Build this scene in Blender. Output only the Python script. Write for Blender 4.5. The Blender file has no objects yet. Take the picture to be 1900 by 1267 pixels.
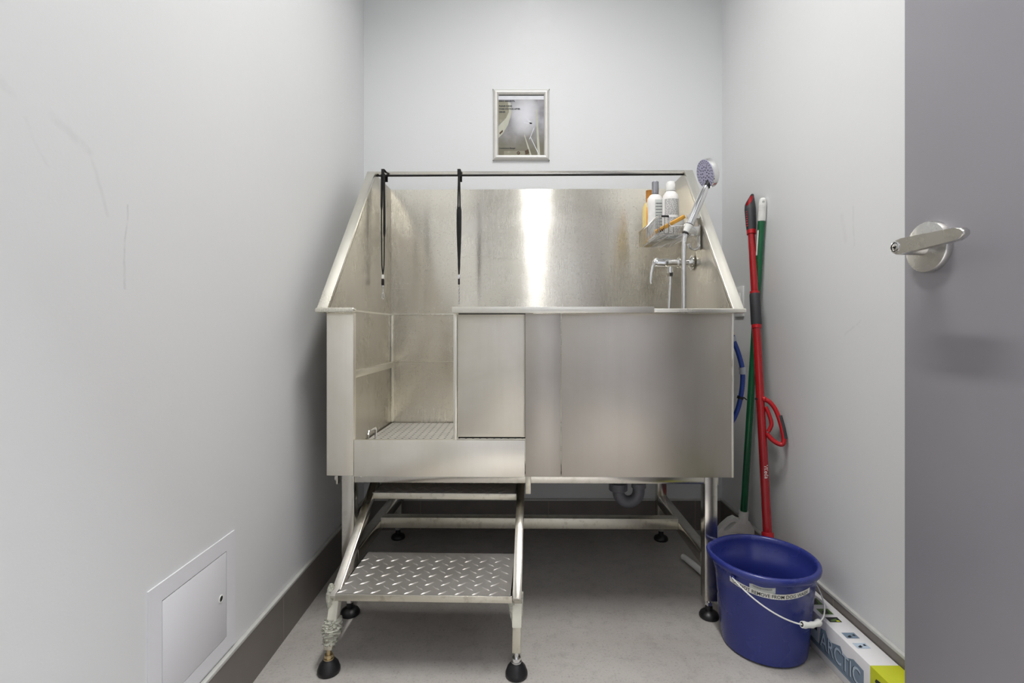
import bpy, bmesh, math, random
from mathutils import Vector, Matrix
random.seed(7)
PI = math.pi
S = bpy.context.scene
COL = S.collection

# ------------------------------------------------------------------ camera, world, lights, exposure
H = 0.875                       # camera height, metres; x right, y into the room, z up
cam_d = bpy.data.cameras.new('camera')
cam = bpy.data.objects.new('camera', cam_d); COL.objects.link(cam)
cam.location = (0, 0, H); cam.rotation_euler = (PI/2, 0, 0)
cam_d.sensor_width = 36.0; cam_d.lens = 911/1900*36
cam_d.shift_x = -21/1900; cam_d.shift_y = -21.5/1900
cam_d.clip_start = 0.02
S.camera = cam

w = bpy.data.worlds.new('world'); S.world = w; w.use_nodes = True
w.node_tree.nodes['Background'].inputs[0].default_value = (0.9, 0.95, 1.0, 1)
w.node_tree.nodes['Background'].inputs[1].default_value = 0.3

def area(name, loc, rot, sx, sy, power, col=(1, 1, 1), spread=180):
    l = bpy.data.lights.new(name, 'AREA'); l.shape = 'RECTANGLE'
    l.size = sx; l.size_y = sy; l.energy = power; l.color = col
    l.spread = math.radians(spread)
    o = bpy.data.objects.new(name, l); COL.objects.link(o)
    o.location = loc; o.rotation_euler = rot
    return o
ROOM_LIGHT = area('room_ceiling_lamp', (0.086, 0.90, 2.90), (0, 0, 0), 0.06, 1.00, 11.5, (1.0, 0.985, 0.96), 134)
HALL_FILL = area('corridor_fill_light', (0.30, -0.50, 2.90), (0, 0, 0), 1.2, 0.5, 112, (0.93, 0.96, 1.0))  # unseen fill added in the corridor to soften and even out the room light

S.view_settings.view_transform = 'Standard'
S.view_settings.look = 'None'
S.view_settings.gamma = 1.0
S.view_settings.use_curve_mapping = False
S.view_settings.exposure = 1.08
S.cycles.use_denoising = True
S.cycles.max_bounces = 10
S.cycles.diffuse_bounces = 6
S.cycles.glossy_bounces = 6

# ------------------------------------------------------------------ materials
def lin(r, g, b):
    f = lambda c: (c/255/12.92) if c/255 <= 0.04045 else ((c/255+0.055)/1.055)**2.4
    return (f(r), f(g), f(b), 1)

class N:
    def __init__(s, name):
        s.m = bpy.data.materials.new(name); s.m.use_nodes = True
        s.t = s.m.node_tree; s.b = s.t.nodes['Principled BSDF']
    def n(s, typ, **k):
        n = s.t.nodes.new(typ)
        for a, v in k.items():
            if a.startswith('i_'):
                key = a[2:]; key = int(key) if key.isdigit() else key.replace('_', ' ')
                s.set(n, key, v)
            else: setattr(n, a, v)
        return n
    def set(s, n, key, v):
        if isinstance(v, bpy.types.NodeSocket): s.t.links.new(v, n.inputs[key])
        else: n.inputs[key].default_value = v
    def math(s, op, a, b=0.0, c=None, clamp=False):
        n = s.t.nodes.new('ShaderNodeMath'); n.operation = op; n.use_clamp = clamp
        s.set(n, 0, a); s.set(n, 1, b)
        if c is not None: s.set(n, 2, c)
        return n.outputs[0]
    def mix(s, f, a, b):
        n = s.t.nodes.new('ShaderNodeMix'); n.data_type = 'RGBA'
        s.set(n, 0, f); s.set(n, 6, a); s.set(n, 7, b)
        return n.outputs[2]
    def ramp(s, f, lo, hi, a=0.0, b=1.0):
        n = s.t.nodes.new('ShaderNodeMapRange'); n.clamp = True
        s.set(n, 0, f); s.set(n, 1, lo); s.set(n, 2, hi); s.set(n, 3, a); s.set(n, 4, b)
        return n.outputs[0]
    def coord(s, world=True):
        if world: return s.t.nodes.new('ShaderNodeNewGeometry').outputs['Position']
        return s.t.nodes.new('ShaderNodeTexCoord').outputs['Object']
    def scale(s, v, sc):
        n = s.t.nodes.new('ShaderNodeMapping'); s.set(n, 0, v); n.inputs['Scale'].default_value = sc
        return n.outputs[0]
    def noise(s, v, sc, detail=4, rough=0.5, dist=0.0):
        n = s.t.nodes.new('ShaderNodeTexNoise'); s.set(n, 'Vector', v)
        n.inputs['Scale'].default_value = sc; n.inputs['Detail'].default_value = detail
        n.inputs['Roughness'].default_value = rough; n.inputs['Distortion'].default_value = dist
        return n.outputs[0]
    def bump(s, h, strength=0.2, dist=0.001, prev=None):
        n = s.t.nodes.new('ShaderNodeBump'); s.set(n, 'Height', h)
        n.inputs['Strength'].default_value = strength; n.inputs['Distance'].default_value = dist
        if prev is not None: s.set(n, 'Normal', prev)
        return n.outputs[0]
    def out(s, **k):
        for a, v in k.items():
            s.set(s.b, a.replace('_', ' '), v)
        return s.m

def plain(name, col, rough=0.5, metal=0.0, var=0.06, sc=30, bump=0.0, spec=0.5, coat=0.0):
    m = N(name); v = m.coord(False)
    n1 = m.noise(v, sc, 4)
    c = m.mix(m.ramp(n1, 0.3, 0.7), tuple(x*(1-var) for x in col[:3])+(1,), tuple(min(1, x*(1+var)) for x in col[:3])+(1,))
    r = m.ramp(n1, 0.3, 0.7, rough*0.9, min(1, rough*1.12))
    k = dict(Base_Color=c, Roughness=r, Metallic=metal)
    if bump: k['Normal'] = m.bump(m.noise(v, sc*8, 3), bump)
    mm = m.out(**k)
    m.b.inputs['Specular IOR Level'].default_value = spec
    if coat: m.b.inputs['Coat Weight'].default_value = coat; m.b.inputs['Coat Roughness'].default_value = 0.08
    return mm

def steel(name, col=(0.62, 0.61, 0.585), rough=0.30, aniso=0.0, rot=0.25, grain=(160, 160, 3), stain=0.18, spots=0.0, scratch=0.0, grime=0.0, met=1.0):
    m = N(name); v = m.coord(True)
    g = m.noise(m.scale(v, grain), 3.0, 3, 0.6)
    big = m.noise(v, 3.2, 5, 0.6, 0.6)
    streak = m.noise(m.scale(v, (26, 26, 1.6)), 1.0, 5, 0.65)
    f = m.ramp(big, 0.3, 0.72)
    a = tuple(x*(1-stain) for x in col); a = (a[0]*0.99, a[1]*0.97, a[2]*0.90, 1)
    c = m.mix(f, a, tuple(col)+(1,))
    c = m.mix(m.ramp(streak, 0.46, 0.72, 0.0, 0.16), c, (col[0]*0.72, col[1]*0.70, col[2]*0.66, 1))
    r = m.math('ADD', m.ramp(g, 0.3, 0.7, -0.02, 0.02), m.ramp(big, 0.3, 0.7, rough*0.85, rough*1.2))
    metal = met
    if spots:
        vo = m.n('ShaderNodeTexVoronoi'); m.set(vo, 'Vector', v); vo.inputs['Scale'].default_value = 190
        rnd = m.math('GREATER_THAN', m.noise(v, 120, 2), 0.55)
        dot = m.math('MULTIPLY', m.ramp(vo.outputs['Distance'], 0.16, 0.30, 1.0, 0.0), rnd)
        area_ = m.ramp(m.noise(v, 2.4, 3), 0.36, 0.6)
        dot = m.math('MULTIPLY', dot, m.math('MULTIPLY', area_, spots))
        c = m.mix(dot, c, (0.80, 0.79, 0.77, 1))
        r = m.math('ADD', r, m.math('MULTIPLY', dot, 0.3))
        metal = m.math('SUBTRACT', met, m.math('MULTIPLY', dot, 0.5))
    if scratch:
        w1 = m.n('ShaderNodeMapping'); m.set(w1, 0, v)
        w1.inputs['Rotation'].default_value = (0, math.radians(38), 0); w1.inputs['Scale'].default_value = (2.2, 1, 120)
        sn = m.noise(w1.outputs[0], 1.6, 2, 0.4)
        sc_ = m.math('MULTIPLY', m.ramp(sn, 0.70, 0.73), scratch)
        c = m.mix(sc_, c, (0.85, 0.84, 0.82, 1)); r = m.math('ADD', r, m.math('MULTIPLY', sc_, 0.2))
    if grime:
        gr = m.math('MULTIPLY', m.ramp(m.noise(v, 38, 5, 0.7), 0.53, 0.68), grime)
        c = m.mix(gr, c, (0.30, 0.25, 0.17, 1)); r = m.math('ADD', r, m.math('MULTIPLY', gr, 0.25))
        metal = m.math('SUBTRACT', met, m.math('MULTIPLY', gr, 0.6))
    k = dict(Base_Color=c, Roughness=r, Metallic=metal, Normal=m.bump(g, 0.05 if not aniso else 0.012, 0.0005, m.bump(m.noise(m.scale(v, (1, 1, .55)), 2.6, 2), 0.12, 0.006)))
    if aniso:
        t = m.n('ShaderNodeTangent', direction_type='RADIAL', axis='Z')
        k['Tangent'] = t.outputs[0]
        mm = m.out(**k)
        m.b.inputs['Anisotropic'].default_value = aniso; m.b.inputs['Anisotropic Rotation'].default_value = rot
        return mm
    return m.out(**k)

def wall_paint(name, col, scuffs=()):
    m = N(name); v = m.coord(True)
    n1 = m.noise(v, 1.3, 3); n2 = m.noise(v, 55, 4, 0.55); n3 = m.noise(v, 260, 2)
    a = tuple(x*0.965 for x in col[:3])+(1,)
    c = m.mix(m.ramp(n1, 0.3, 0.7), a, col)
    # scuff marks on the paint: soft segments in the wall's own plane (y, z)
    if scuffs:
        sep = m.n('ShaderNodeSeparateXYZ'); m.set(sep, 0, v)
        wob = m.math('MULTIPLY', m.math('SUBTRACT', m.noise(v, 14, 2), 0.5), 0.012)
        y = m.math('ADD', sep.outputs[1], wob); z = m.math('ADD', sep.outputs[2], wob)
        tot = None
        for (y0, z0, y1, z1, wd, st) in scuffs:
            dy, dz = y1-y0, z1-z0; L2 = dy*dy+dz*dz
            py = m.math('SUBTRACT', y, y0); pz = m.math('SUBTRACT', z, z0)
            t = m.math('DIVIDE', m.math('ADD', m.math('MULTIPLY', py, dy), m.math('MULTIPLY', pz, dz)), L2, clamp=True)
            ex = m.math('SUBTRACT', py, m.math('MULTIPLY', t, dy)); ez = m.math('SUBTRACT', pz, m.math('MULTIPLY', t, dz))
            d = m.math('SQRT', m.math('ADD', m.math('MULTIPLY', ex, ex), m.math('MULTIPLY', ez, ez)))
            k = m.ramp(d, wd*0.25, wd, st*0.6, 0.0)
            tot = k if tot is None else m.math('MAXIMUM', tot, k)
        tot = m.math('MULTIPLY', tot, m.ramp(m.noise(v, 60, 3), 0.35, 0.6, 0.25, 1.0))
        c = m.mix(tot, c, tuple(x*0.45 for x in col[:3])+(1,))
    h = m.math('ADD', m.math('MULTIPLY', n2, 0.7), m.math('MULTIPLY', n3, 0.3))
    return m.out(Base_Color=c, Roughness=m.ramp(n2, 0.3, 0.7, 0.42, 0.55), Normal=m.bump(h, 0.22, 0.0012))

def tile(name, gx0, gy0, px_, py_, vertical=False):
    m = N(name); v = m.coord(True)
    sep = m.n('ShaderNodeSeparateXYZ'); m.set(sep, 0, v)
    def line(co, o, p):
        f = m.math('FRACT', m.math('DIVIDE', m.math('SUBTRACT', co, o-0.5*p+100*p), p))
        return m.math('LESS_THAN', m.math('MULTIPLY', m.math('ABSOLUTE', m.math('SUBTRACT', f, 0.5)), p), 0.0011)
    g = m.math('MAXIMUM', line(sep.outputs[0], gx0, px_), line(sep.outputs[1], gy0, py_))
    n1 = m.noise(v, 2.2, 5, 0.6, 0.4); n2 = m.noise(v, 24, 6, 0.7); n3 = m.noise(v, 170, 3, 0.7)
    c = m.mix(m.ramp(n1, 0.32, 0.68), lin(162, 157, 152), lin(178, 174, 169))
    c = m.mix(m.ramp(n2, 0.5, 0.75, 0, 0.45), c, lin(132, 127, 122))
    c = m.mix(m.ramp(n3, 0.56, 0.72, 0, 0.55), c, lin(92, 88, 86))
    c = m.mix(m.ramp(n3, 0.42, 0.28, 0, 0.35), c, lin(182, 178, 172))
    c = m.mix(m.math('MULTIPLY', g, 0.75), c, lin(168, 160, 150))
    r = m.ramp(n2, 0.3, 0.7, 0.40, 0.56)
    h = m.math('SUBTRACT', m.math('MULTIPLY', n3, 0.25), g)
    return m.out(Base_Color=c, Roughness=r, Normal=m.bump(h, 0.3, 0.0008))

M = {}
M['wall'] = wall_paint('white_wall_paint', lin(222, 224, 225))
# scuffs given as y0,z0,y1,z1,width,strength on the left wall
M['wall_l'] = wall_paint('white_wall_paint_scuffed', lin(221, 222, 223), (
    (0.700, 1.178, 0.760, 1.150, 0.010, 0.20), (0.760, 1.150, 0.792, 1.060, 0.005, 0.22),
    (0.835, 1.087, 0.828, 0.990, 0.003, 0.45), (0.828, 0.990, 0.829, 0.945, 0.004, 0.40),
    (0.625, 1.195, 0.640, 1.182, 0.010, 0.22), (0.66, 1.16, 0.692, 1.105, 0.004, 0.12),
    (1.053, 1.61, 1.056, 1.592, 0.010, 0.2)))
M['wall_r'] = wall_paint('white_wall_paint_right', lin(223, 224, 225), (
    (1.30, 1.20, 1.295, 1.10, 0.006, 0.18), (1.345, 1.19, 1.33, 1.12, 0.012, 0.15),
    (1.62, 0.60, 1.58, 0.50, 0.004, 0.2), (1.27, 0.9, 1.33, 0.86, 0.004, 0.2)))
M['ceil'] = plain('ceiling_paint', lin(225, 226, 226), 0.8)
M['hall'] = plain('corridor_paint', lin(118, 117, 119), 0.7)
M['tile'] = tile('concrete_look_floor_tile', -0.452, 1.379, 1.2, 0.639)
M['skirt'] = plain('concrete_look_skirting_tile', lin(116, 110, 105), 0.45, var=0.10, sc=14, bump=0.05)
M['grout'] = plain('skirting_joint', lin(150, 143, 134), 0.8)
M['ledge'] = plain('skirting_edge_trim', lin(190, 190, 186), 0.4, 0.0)
M['gap'] = plain('dark_gap', lin(30, 28, 27), 0.8)
M['door'] = plain('grey_door_paint', lin(143, 141, 147), 0.42, var=0.02, sc=6, bump=0.03)
M['door_edge'] = plain('door_jamb_paint', lin(110, 108, 114), 0.5)
M['steel'] = steel('brushed_steel_front', (0.92, 0.89, 0.83), rough=0.36, stain=0.10)
M['steel_v'] = steel('brushed_steel_back', (0.84, 0.815, 0.765), rough=0.25, aniso=1.0, stain=0.05, spots=0.35, scratch=0.10, met=0.76)
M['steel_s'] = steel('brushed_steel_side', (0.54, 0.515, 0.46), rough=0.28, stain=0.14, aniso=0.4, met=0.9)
M['steel_p'] = steel('brushed_steel_big_panel', (0.51, 0.48, 0.445), rough=0.36, stain=0.10)
M['steel_d'] = steel('brushed_steel_slide', (0.76, 0.73, 0.67), rough=0.42, stain=0.14)
M['steel_rim'] = steel('satin_steel_rim', (0.86, 0.845, 0.79), rough=0.30, stain=0.08)
M['tube'] = steel('polished_steel_tube', (0.68, 0.66, 0.62), rough=0.19, stain=0.14, grime=0.15)
M['tube_g'] = steel('grimy_steel_tube', (0.74, 0.72, 0.64), rough=0.36, stain=0.16, grime=0.45)
M['tread'] = steel('chequer_plate_steel', (0.58, 0.56, 0.55), rough=0.42, stain=0.2, grime=0.2, met=0.75)
M['chrome'] = plain('chrome', (0.80, 0.80, 0.80, 1), 0.07, 1.0, 0.03)
M['satin'] = plain('satin_nickel', (0.68, 0.67, 0.65, 1), 0.27, 1.0, 0.0)
M['alu'] = plain('frame_aluminium', lin(214, 212, 208), 0.42, 0.3, 0.03)
M['brass'] = plain('brass', (0.55, 0.45, 0.28, 1), 0.3, 1.0)
M['black'] = plain('black_rubber', lin(22, 22, 24), 0.42, var=0.15)
M['black_s'] = plain('black_nylon', lin(10, 10, 11), 0.75)
M['blackmetal'] = plain('black_print', lin(14, 14, 16), 0.5)
M['hatch'] = plain('white_hatch_paint', lin(222, 222, 226), 0.55, var=0.0, spec=0.3)
M['white'] = plain('white_plastic', lin(232, 232, 228), 0.38)
M['whiteg'] = plain('white_plastic_plate', lin(226, 227, 227), 0.3)
M['pvc'] = plain('grey_pvc', lin(104, 104, 110), 0.38)
M['pvc_d'] = plain('dark_grey_pvc', lin(62, 66, 70), 0.4)
M['blue'] = plain('blue_bucket_plastic', lin(42, 52, 126), 0.27, var=0.04, sc=8, spec=0.55)
M['hose'] = plain('blue_hose', lin(12, 50, 130), 0.42)
M['clamp'] = plain('grey_clamp', lin(150, 156, 165), 0.35)
M['red'] = plain('red_plastic', lin(176, 18, 28), 0.30)
M['red_m'] = plain('red_painted_tube', lin(158, 16, 26), 0.24, coat=0.3)
M['grip'] = plain('dark_grey_grip', lin(52, 52, 56), 0.6, bump=0.1)
M['green'] = plain('green_painted_tube', lin(0, 92, 52), 0.24, coat=0.3)
M['label'] = plain('white_label', lin(236, 234, 228), 0.4)
M['brist'] = plain('white_bristles', lin(230, 228, 222), 0.7)
M['foam'] = plain('bubble_wrap', lin(214, 214, 200), 0.22, var=0.2, sc=60, bump=0.6)
M['foam'].node_tree.nodes['Principled BSDF'].inputs['Transmission Weight'].default_value = 0.35
M['tape'] = plain('packing_tape', lin(232, 230, 216), 0.35, var=0.06, bump=0.2)
M['carton'] = plain('white_carton', lin(226, 225, 226), 0.42, var=0.02)
M['lime'] = plain('yellow_green_print', lin(200, 205, 40), 0.42, var=0.03)
M['p_blue'] = plain('blue_grey_print', lin(120, 138, 156), 0.4, var=0.10, sc=12)
M['p_blue2'] = plain('pale_blue_print', lin(178, 194, 208), 0.4, var=0.06)
M['p_dark'] = plain('dark_print', lin(26, 30, 36), 0.4)
M['p_green'] = plain('green_print', lin(84, 112, 60), 0.4, var=0.3, sc=60)
M['p_grey'] = plain('grey_print', lin(120, 122, 126), 0.4)
M['lila'] = plain('lilac_spray_face', lin(186, 184, 212), 0.4)
M['navy'] = plain('dark_nozzle', lin(28, 28, 70), 0.4)
M['b_yel'] = plain('yellow_bottle', lin(238, 214, 140), 0.35, var=0.05)
M['b_yel2'] = plain('orange_label', lin(232, 160, 50), 0.4, var=0.15, sc=40)
M['b_orange'] = plain('orange_cap', lin(222, 150, 60), 0.4)
M['b_white'] = plain('white_bottle', lin(236, 234, 232), 0.3)
M['b_silver'] = plain('silver_cap', lin(160, 160, 166), 0.25, 0.8)
M['b_grey'] = plain('grey_label', lin(186, 190, 186), 0.4)
M['b_text'] = plain('fine_grey_print', lin(120, 120, 118), 0.5)
M['b_cyan'] = plain('cyan_label', lin(70, 180, 190), 0.4)
M['wood'] = plain('yellow_wood', lin(226, 168, 70), 0.45, var=0.1)
M['acryl'] = None

def poster_mat():
    m = N('poster_photo_print'); v = m.coord(False)
    sep = m.n('ShaderNodeSeparateXYZ'); m.set(sep, 0, v)
    n1 = m.noise(v, 14, 4); z = sep.outputs[2]; x = sep.outputs[0]
    c = m.mix(m.ramp(n1, 0.3, 0.7), lin(120, 118, 120), lin(176, 176, 184))
    c = m.mix(m.ramp(z, -0.11, 0.02, 0.9, 0.0), c, lin(112, 108, 88))
    ex = m.math('POWER', m.math('MULTIPLY', m.math('SUBTRACT', x, 0.015), 16), 2.0)
    ez = m.math('POWER', m.math('MULTIPLY', m.math('SUBTRACT', z, 0.045), 11), 2.0)
    c = m.mix(m.ramp(m.math('ADD', ex, ez), 0.0, 1.2, 0.75, 0.0), c, lin(228, 228, 234))
    r = m.out(Base_Color=c, Roughness=0.22)
    return r
M['poster'] = poster_mat()
M['p_cream'] = plain('poster_cream_print', lin(184, 184, 170), 0.25)
M['p_paper'] = plain('poster_white_print', lin(212, 214, 220), 0.25)
M['p_olive'] = plain('poster_olive_print', lin(140, 137, 120), 0.25)
M['p_brown'] = plain('poster_brown_print', lin(82, 62, 42), 0.25)

def perf_mat():
    m = N('perforated_steel'); v = m.coord(True)
    sep = m.n('ShaderNodeSeparateXYZ'); m.set(sep, 0, v)
    fx = m.math('SUBTRACT', m.math('FRACT', m.math('DIVIDE', m.math('ADD', sep.outputs[0], 10), 0.026)), 0.5)
    fy = m.math('SUBTRACT', m.math('FRACT', m.math('DIVIDE', sep.outputs[1], 0.026)), 0.5)
    d = m.math('SQRT', m.math('ADD', m.math('MULTIPLY', fx, fx), m.math('MULTIPLY', fy, fy)))
    hole = m.math('LESS_THAN', d, 0.16)
    n1 = m.noise(v, 18, 4)
    c = m.mix(m.ramp(n1, 0.3, 0.7), (0.72, 0.70, 0.66, 1), (0.82, 0.80, 0.76, 1))
    c = m.mix(hole, c, (0.03, 0.028, 0.025, 1))
    return m.out(Base_Color=c, Roughness=0.38, Metallic=m.math('SUBTRACT', 0.5, m.math('MULTIPLY', hole, 0.5)), Normal=m.bump(m.math('SUBTRACT', 1.0, hole), 0.4, 0.001))
M['perf'] = perf_mat()

# ------------------------------------------------------------------ mesh helpers
class B:
    def __init__(s): s.bm = bmesh.new(); s.mi = 0
    def _f(s, vs):
        try:
            f = s.bm.faces.new(vs); f.material_index = s.mi; return f
        except ValueError: return None
    def box(s, x0, x1, y0, y1, z0, z1, bev=0.0, seg=2):
        if x0 > x1: x0, x1 = x1, x0
        if y0 > y1: y0, y1 = y1, y0
        if z0 > z1: z0, z1 = z1, z0
        v = [s.bm.verts.new(p) for p in ((x0, y0, z0), (x1, y0, z0), (x1, y1, z0), (x0, y1, z0), (x0, y0, z1), (x1, y0, z1), (x1, y1, z1), (x0, y1, z1))]
        fs = [s._f([v[i] for i in q]) for q in ((3, 2, 1, 0), (4, 5, 6, 7), (0, 1, 5, 4), (1, 2, 6, 5), (2, 3, 7, 6), (3, 0, 4, 7))]
        if bev:
            es = list({e for f in fs for e in f.edges})
            r = bmesh.ops.bevel(s.bm, geom=es, offset=bev, segments=seg, affect='EDGES', profile=0.5)
            for f in r['faces']: f.material_index = s.mi
        return s
    def obox(s, c, ax, ay, az, hx, hy, hz, bev=0.0):
        """box centred at c with unit axes ax, ay, az"""
        c = Vector(c); ax = Vector(ax).normalized(); ay = Vector(ay).normalized(); az = Vector(az).normalized()
        n0 = len(s.bm.verts); s.bm.verts.index_update()
        b2 = B(); b2.box(-hx, hx, -hy, hy, -hz, hz, bev)
        s.merge(b2, lambda p: c+ax*p.x+ay*p.y+az*p.z)
        return s
    def merge(s, o, fn=lambda p: p):
        mp = {v: s.bm.verts.new(fn(v.co)) for v in o.bm.verts}
        for f in o.bm.faces:
            g = s._f([mp[v] for v in f.verts])
        o.bm.free()
        return s
    def prism(s, pts, fn, d0, d1):
        """pts 2-D outline; fn(u,v,d)->xyz"""
        a = [s.bm.verts.new(fn(u, v, d0)) for u, v in pts]; b = [s.bm.verts.new(fn(u, v, d1)) for u, v in pts]
        s._f(a[::-1]); s._f(b); n = len(pts)
        for i in range(n): s._f([a[i], a[(i+1) % n], b[(i+1) % n], b[i]])
        return s
    def tube(s, pts, r, seg=12, caps=True, closed=False):
        pts = [Vector(p) for p in pts]; n = len(pts)
        rs = r if isinstance(r, (list, tuple)) else [r]*n
        rings = []; up = None
        for i, p in enumerate(pts):
            if closed: t = pts[(i+1) % n]-pts[i-1]
            else: t = pts[min(i+1, n-1)]-pts[max(i-1, 0)]
            t.normalize()
            if up is None:
                up = Vector((0, 0, 1)) if abs(t.z) < 0.9 else Vector((1, 0, 0))
            a = up-t*up.dot(t)
            if a.length < 1e-6: a = t.orthogonal()
            a.normalize(); up = a; b = t.cross(a)
            rings.append([s.bm.verts.new(p+(a*math.cos(k*2*PI/seg)+b*math.sin(k*2*PI/seg))*rs[i]) for k in range(seg)])
        m = n if closed else n-1
        for i in range(m):
            A = rings[i]; C = rings[(i+1) % n]
            for k in range(seg): s._f([A[k], A[(k+1) % seg], C[(k+1) % seg], C[k]])
        if caps and not closed: s._f(rings[0][::-1]); s._f(rings[-1])
        return s
    def rtube(s, p0, p1, w, h, side=(1, 0, 0), bev=0.002):
        """rectangular bar p0->p1, w across 'side', h across the rest"""
        p0 = Vector(p0); p1 = Vector(p1); t = (p1-p0); L = t.length; t.normalize()
        sd = Vector(side); sd = (sd-t*sd.dot(t)).normalized(); u = t.cross(sd)
        return s.obox((p0+p1)/2, t, sd, u, L/2, w/2, h/2, bev)
    def lathe(s, prof, o=(0, 0, 0), axis=(0, 0, 1), seg=32, sx=1.0, sy=1.0, cap=True):
        o = Vector(o); ax = Vector(axis).normalized()
        a = ax.orthogonal().normalized() if abs(ax.z) < 0.999 else Vector((1, 0, 0)); b = ax.cross(a)
        rings = []
        for r, z in prof:
            rings.append([s.bm.verts.new(o+ax*z+a*(r*sx*math.cos(2*PI*k/seg))+b*(r*sy*math.sin(2*PI*k/seg))) for k in range(seg)])
        for i in range(len(rings)-1):
            for k in range(seg): s._f([rings[i][k], rings[i][(k+1) % seg], rings[i+1][(k+1) % seg], rings[i+1][k]])
        if cap: s._f(rings[0][::-1]); s._f(rings[-1])
        return s
    def sphere(s, c, r, seg=12, sc=(1, 1, 1)):
        b2 = B(); bmesh.ops.create_uvsphere(b2.bm, u_segments=seg, v_segments=max(6, seg//2+2), radius=r)
        c = Vector(c); return s.merge(b2, lambda p: Vector((c.x+p.x*sc[0], c.y+p.y*sc[1], c.z+p.z*sc[2])))

def obj(name, b, mat, parent=None, o=(0, 0, 0), angle=35, label=None):
    bm = b.bm
    bmesh.ops.recalc_face_normals(bm, faces=bm.faces)
    O = Vector(o)
    for v in bm.verts: v.co -= O
    me = bpy.data.meshes.new(name); bm.to_mesh(me); bm.free()
    for mm in (mat if isinstance(mat, (list, tuple)) else [mat]): me.materials.append(mm)
    for p in me.polygons: p.use_smooth = True
    me.set_sharp_from_angle(angle=math.radians(angle))
    ob = bpy.data.objects.new(name, me); COL.objects.link(ob)
    if parent is not None: ob.parent = parent
    else: ob.location = O
    if label: ob['label'] = label
    return ob

def part(name, b, mat, th, label=None, angle=35, up=None):
    """a part of thing th (vertices given in room coordinates); up = a parent part"""
    return obj(name, b, mat, up if up is not None else th, th.location.copy(), angle, label)

def thing(name, label, cat, loc, rz=0, group=None):
    o = bpy.data.objects.new(name, None); COL.objects.link(o)
    o.location = loc; o.rotation_euler = (0, 0, rz); o.empty_display_size = 0.05
    o['label'] = label; o['category'] = cat
    if group: o['group'] = group
    return o

def struct(name, b, mat, parent=None, kids=True):
    o = obj(name, b, mat, parent)
    if parent is None: o['kind'] = 'structure'
    return o

def text_b(txt, size, fn, b=None, align='LEFT', bold=0.0, sx=1.0, fit=None):
    """letters as mesh; fn(u, v) -> xyz"""
    cu = bpy.data.curves.new('t', 'FONT'); cu.body = txt; cu.size = size; cu.align_x = align
    cu.offset = bold; cu.resolution_u = 3
    to = bpy.data.objects.new('t', cu); COL.objects.link(to)
    dg = bpy.context.evaluated_depsgraph_get(); dg.update()
    me = bpy.data.meshes.new_from_object(to.evaluated_get(dg))
    bb = b or B()
    tmp = bmesh.new(); tmp.from_mesh(me)
    if fit: sx = fit/max(v.co.x for v in tmp.verts)
    for v in tmp.verts: v.co.x *= sx
    mp = {v: bb.bm.verts.new(fn(v.co.x, v.co.y)) for v in tmp.verts}
    for f in tmp.faces: bb._f([mp[v] for v in f.verts])
    tmp.free(); bpy.data.objects.remove(to); bpy.data.curves.remove(cu); bpy.data.meshes.remove(me)
    return bb

def arc(fn, a0, a1, n):
    return [fn(a0+(a1-a0)*i/n) for i in range(n+1)]

# ------------------------------------------------------------------ room
XR = 0.8725; YB = 2.155; ZC = 2.95
def xl(y): return -0.655-0.021*y          # left wall runs very slightly out of square
b = B(); b.box(-1.1, 1.35, -2.0, YB+0.1, -0.08, 0); struct('floor', b, M['tile'])
b = B(); b.box(-1.1, 1.35, -2.0, YB+0.1, ZC, ZC+0.08); struct('ceiling', b, M['ceil'])
b = B(); b.box(-0.80, XR+0.12, YB, YB+0.1, 0, ZC); struct('wall_back', b, M['wall'])
b = B(); b.prism([(xl(-0.02), -0.02), (xl(YB), YB), (xl(YB)-0.1, YB), (xl(-0.02)-0.1, -0.02)], lambda u, v, d: (u, v, d), 0, ZC)
struct('wall_left', b, M['wall_l'])
b = B(); b.box(XR, XR+0.1, -0.02, YB, 0, ZC); struct('wall_right', b, M['wall_r'])
DX0, DX1 = -0.13, 0.752
b = B(); b.box(-0.80, DX0, -0.14, -0.02, 0, ZC); b.box(DX1, XR+0.1, -0.14, -0.02, 0, ZC); b.box(DX0, DX1, -0.14, -0.02, 2.10, ZC)
struct('wall_front', b, M['wall'])
b = B(); b.box(DX0, DX0+0.03, -0.145, -0.015, 0, 2.10); b.box(DX0, DX1, -0.145, -0.015, 2.07, 2.10); b.box(DX1-0.004, DX1, -0.145, -0.015, 0, 2.10)
struct('trim_1', b, M['door_edge'])
b = B(); b.box(-1.1, 1.35, -2.0, -1.9, 0, ZC); b.box(-1.1, -1.0, -1.9, -0.14, 0, ZC); b.box(1.25, 1.35, -1.9, -0.14, 0, ZC)
struct('wall_corridor', b, M['hall'])

# skirting: tile band, joint lines and a light edging on top
SK = 0.128
def skirt(name, p0, p1, nrm, joints):
    p0 = Vector(p0); p1 = Vector(p1); n = Vector(nrm); t = (p1-p0).normalized()
    L = (p1-p0).length; c = (p0+p1)/2
    b = B(); b.obox(Vector((c.x, c.y, SK/2))+n*0.005, t, n, (0, 0, 1), L/2, 0.005, SK/2, 0.0)
    o = obj(name, b, M['skirt']); o['kind'] = 'structure'
    b = B()
    b.obox(Vector((c.x, c.y, SK+0.0042))+n*0.0055, t, n, (0, 0, 1), L/2, 0.0055, 0.0042, 0.0015)
    obj('edging_strip', b, M['ledge'], o)
    b = B()
    for j in joints: b.obox(p0+t*j+Vector((0, 0, SK/2))+n*0.0100, t, n, (0, 0, 1), 0.001, 0.0004, SK/2)
    if joints: obj('tile_joint', b, M['grout'], o)
y0, y1 = -0.02, YB
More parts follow.
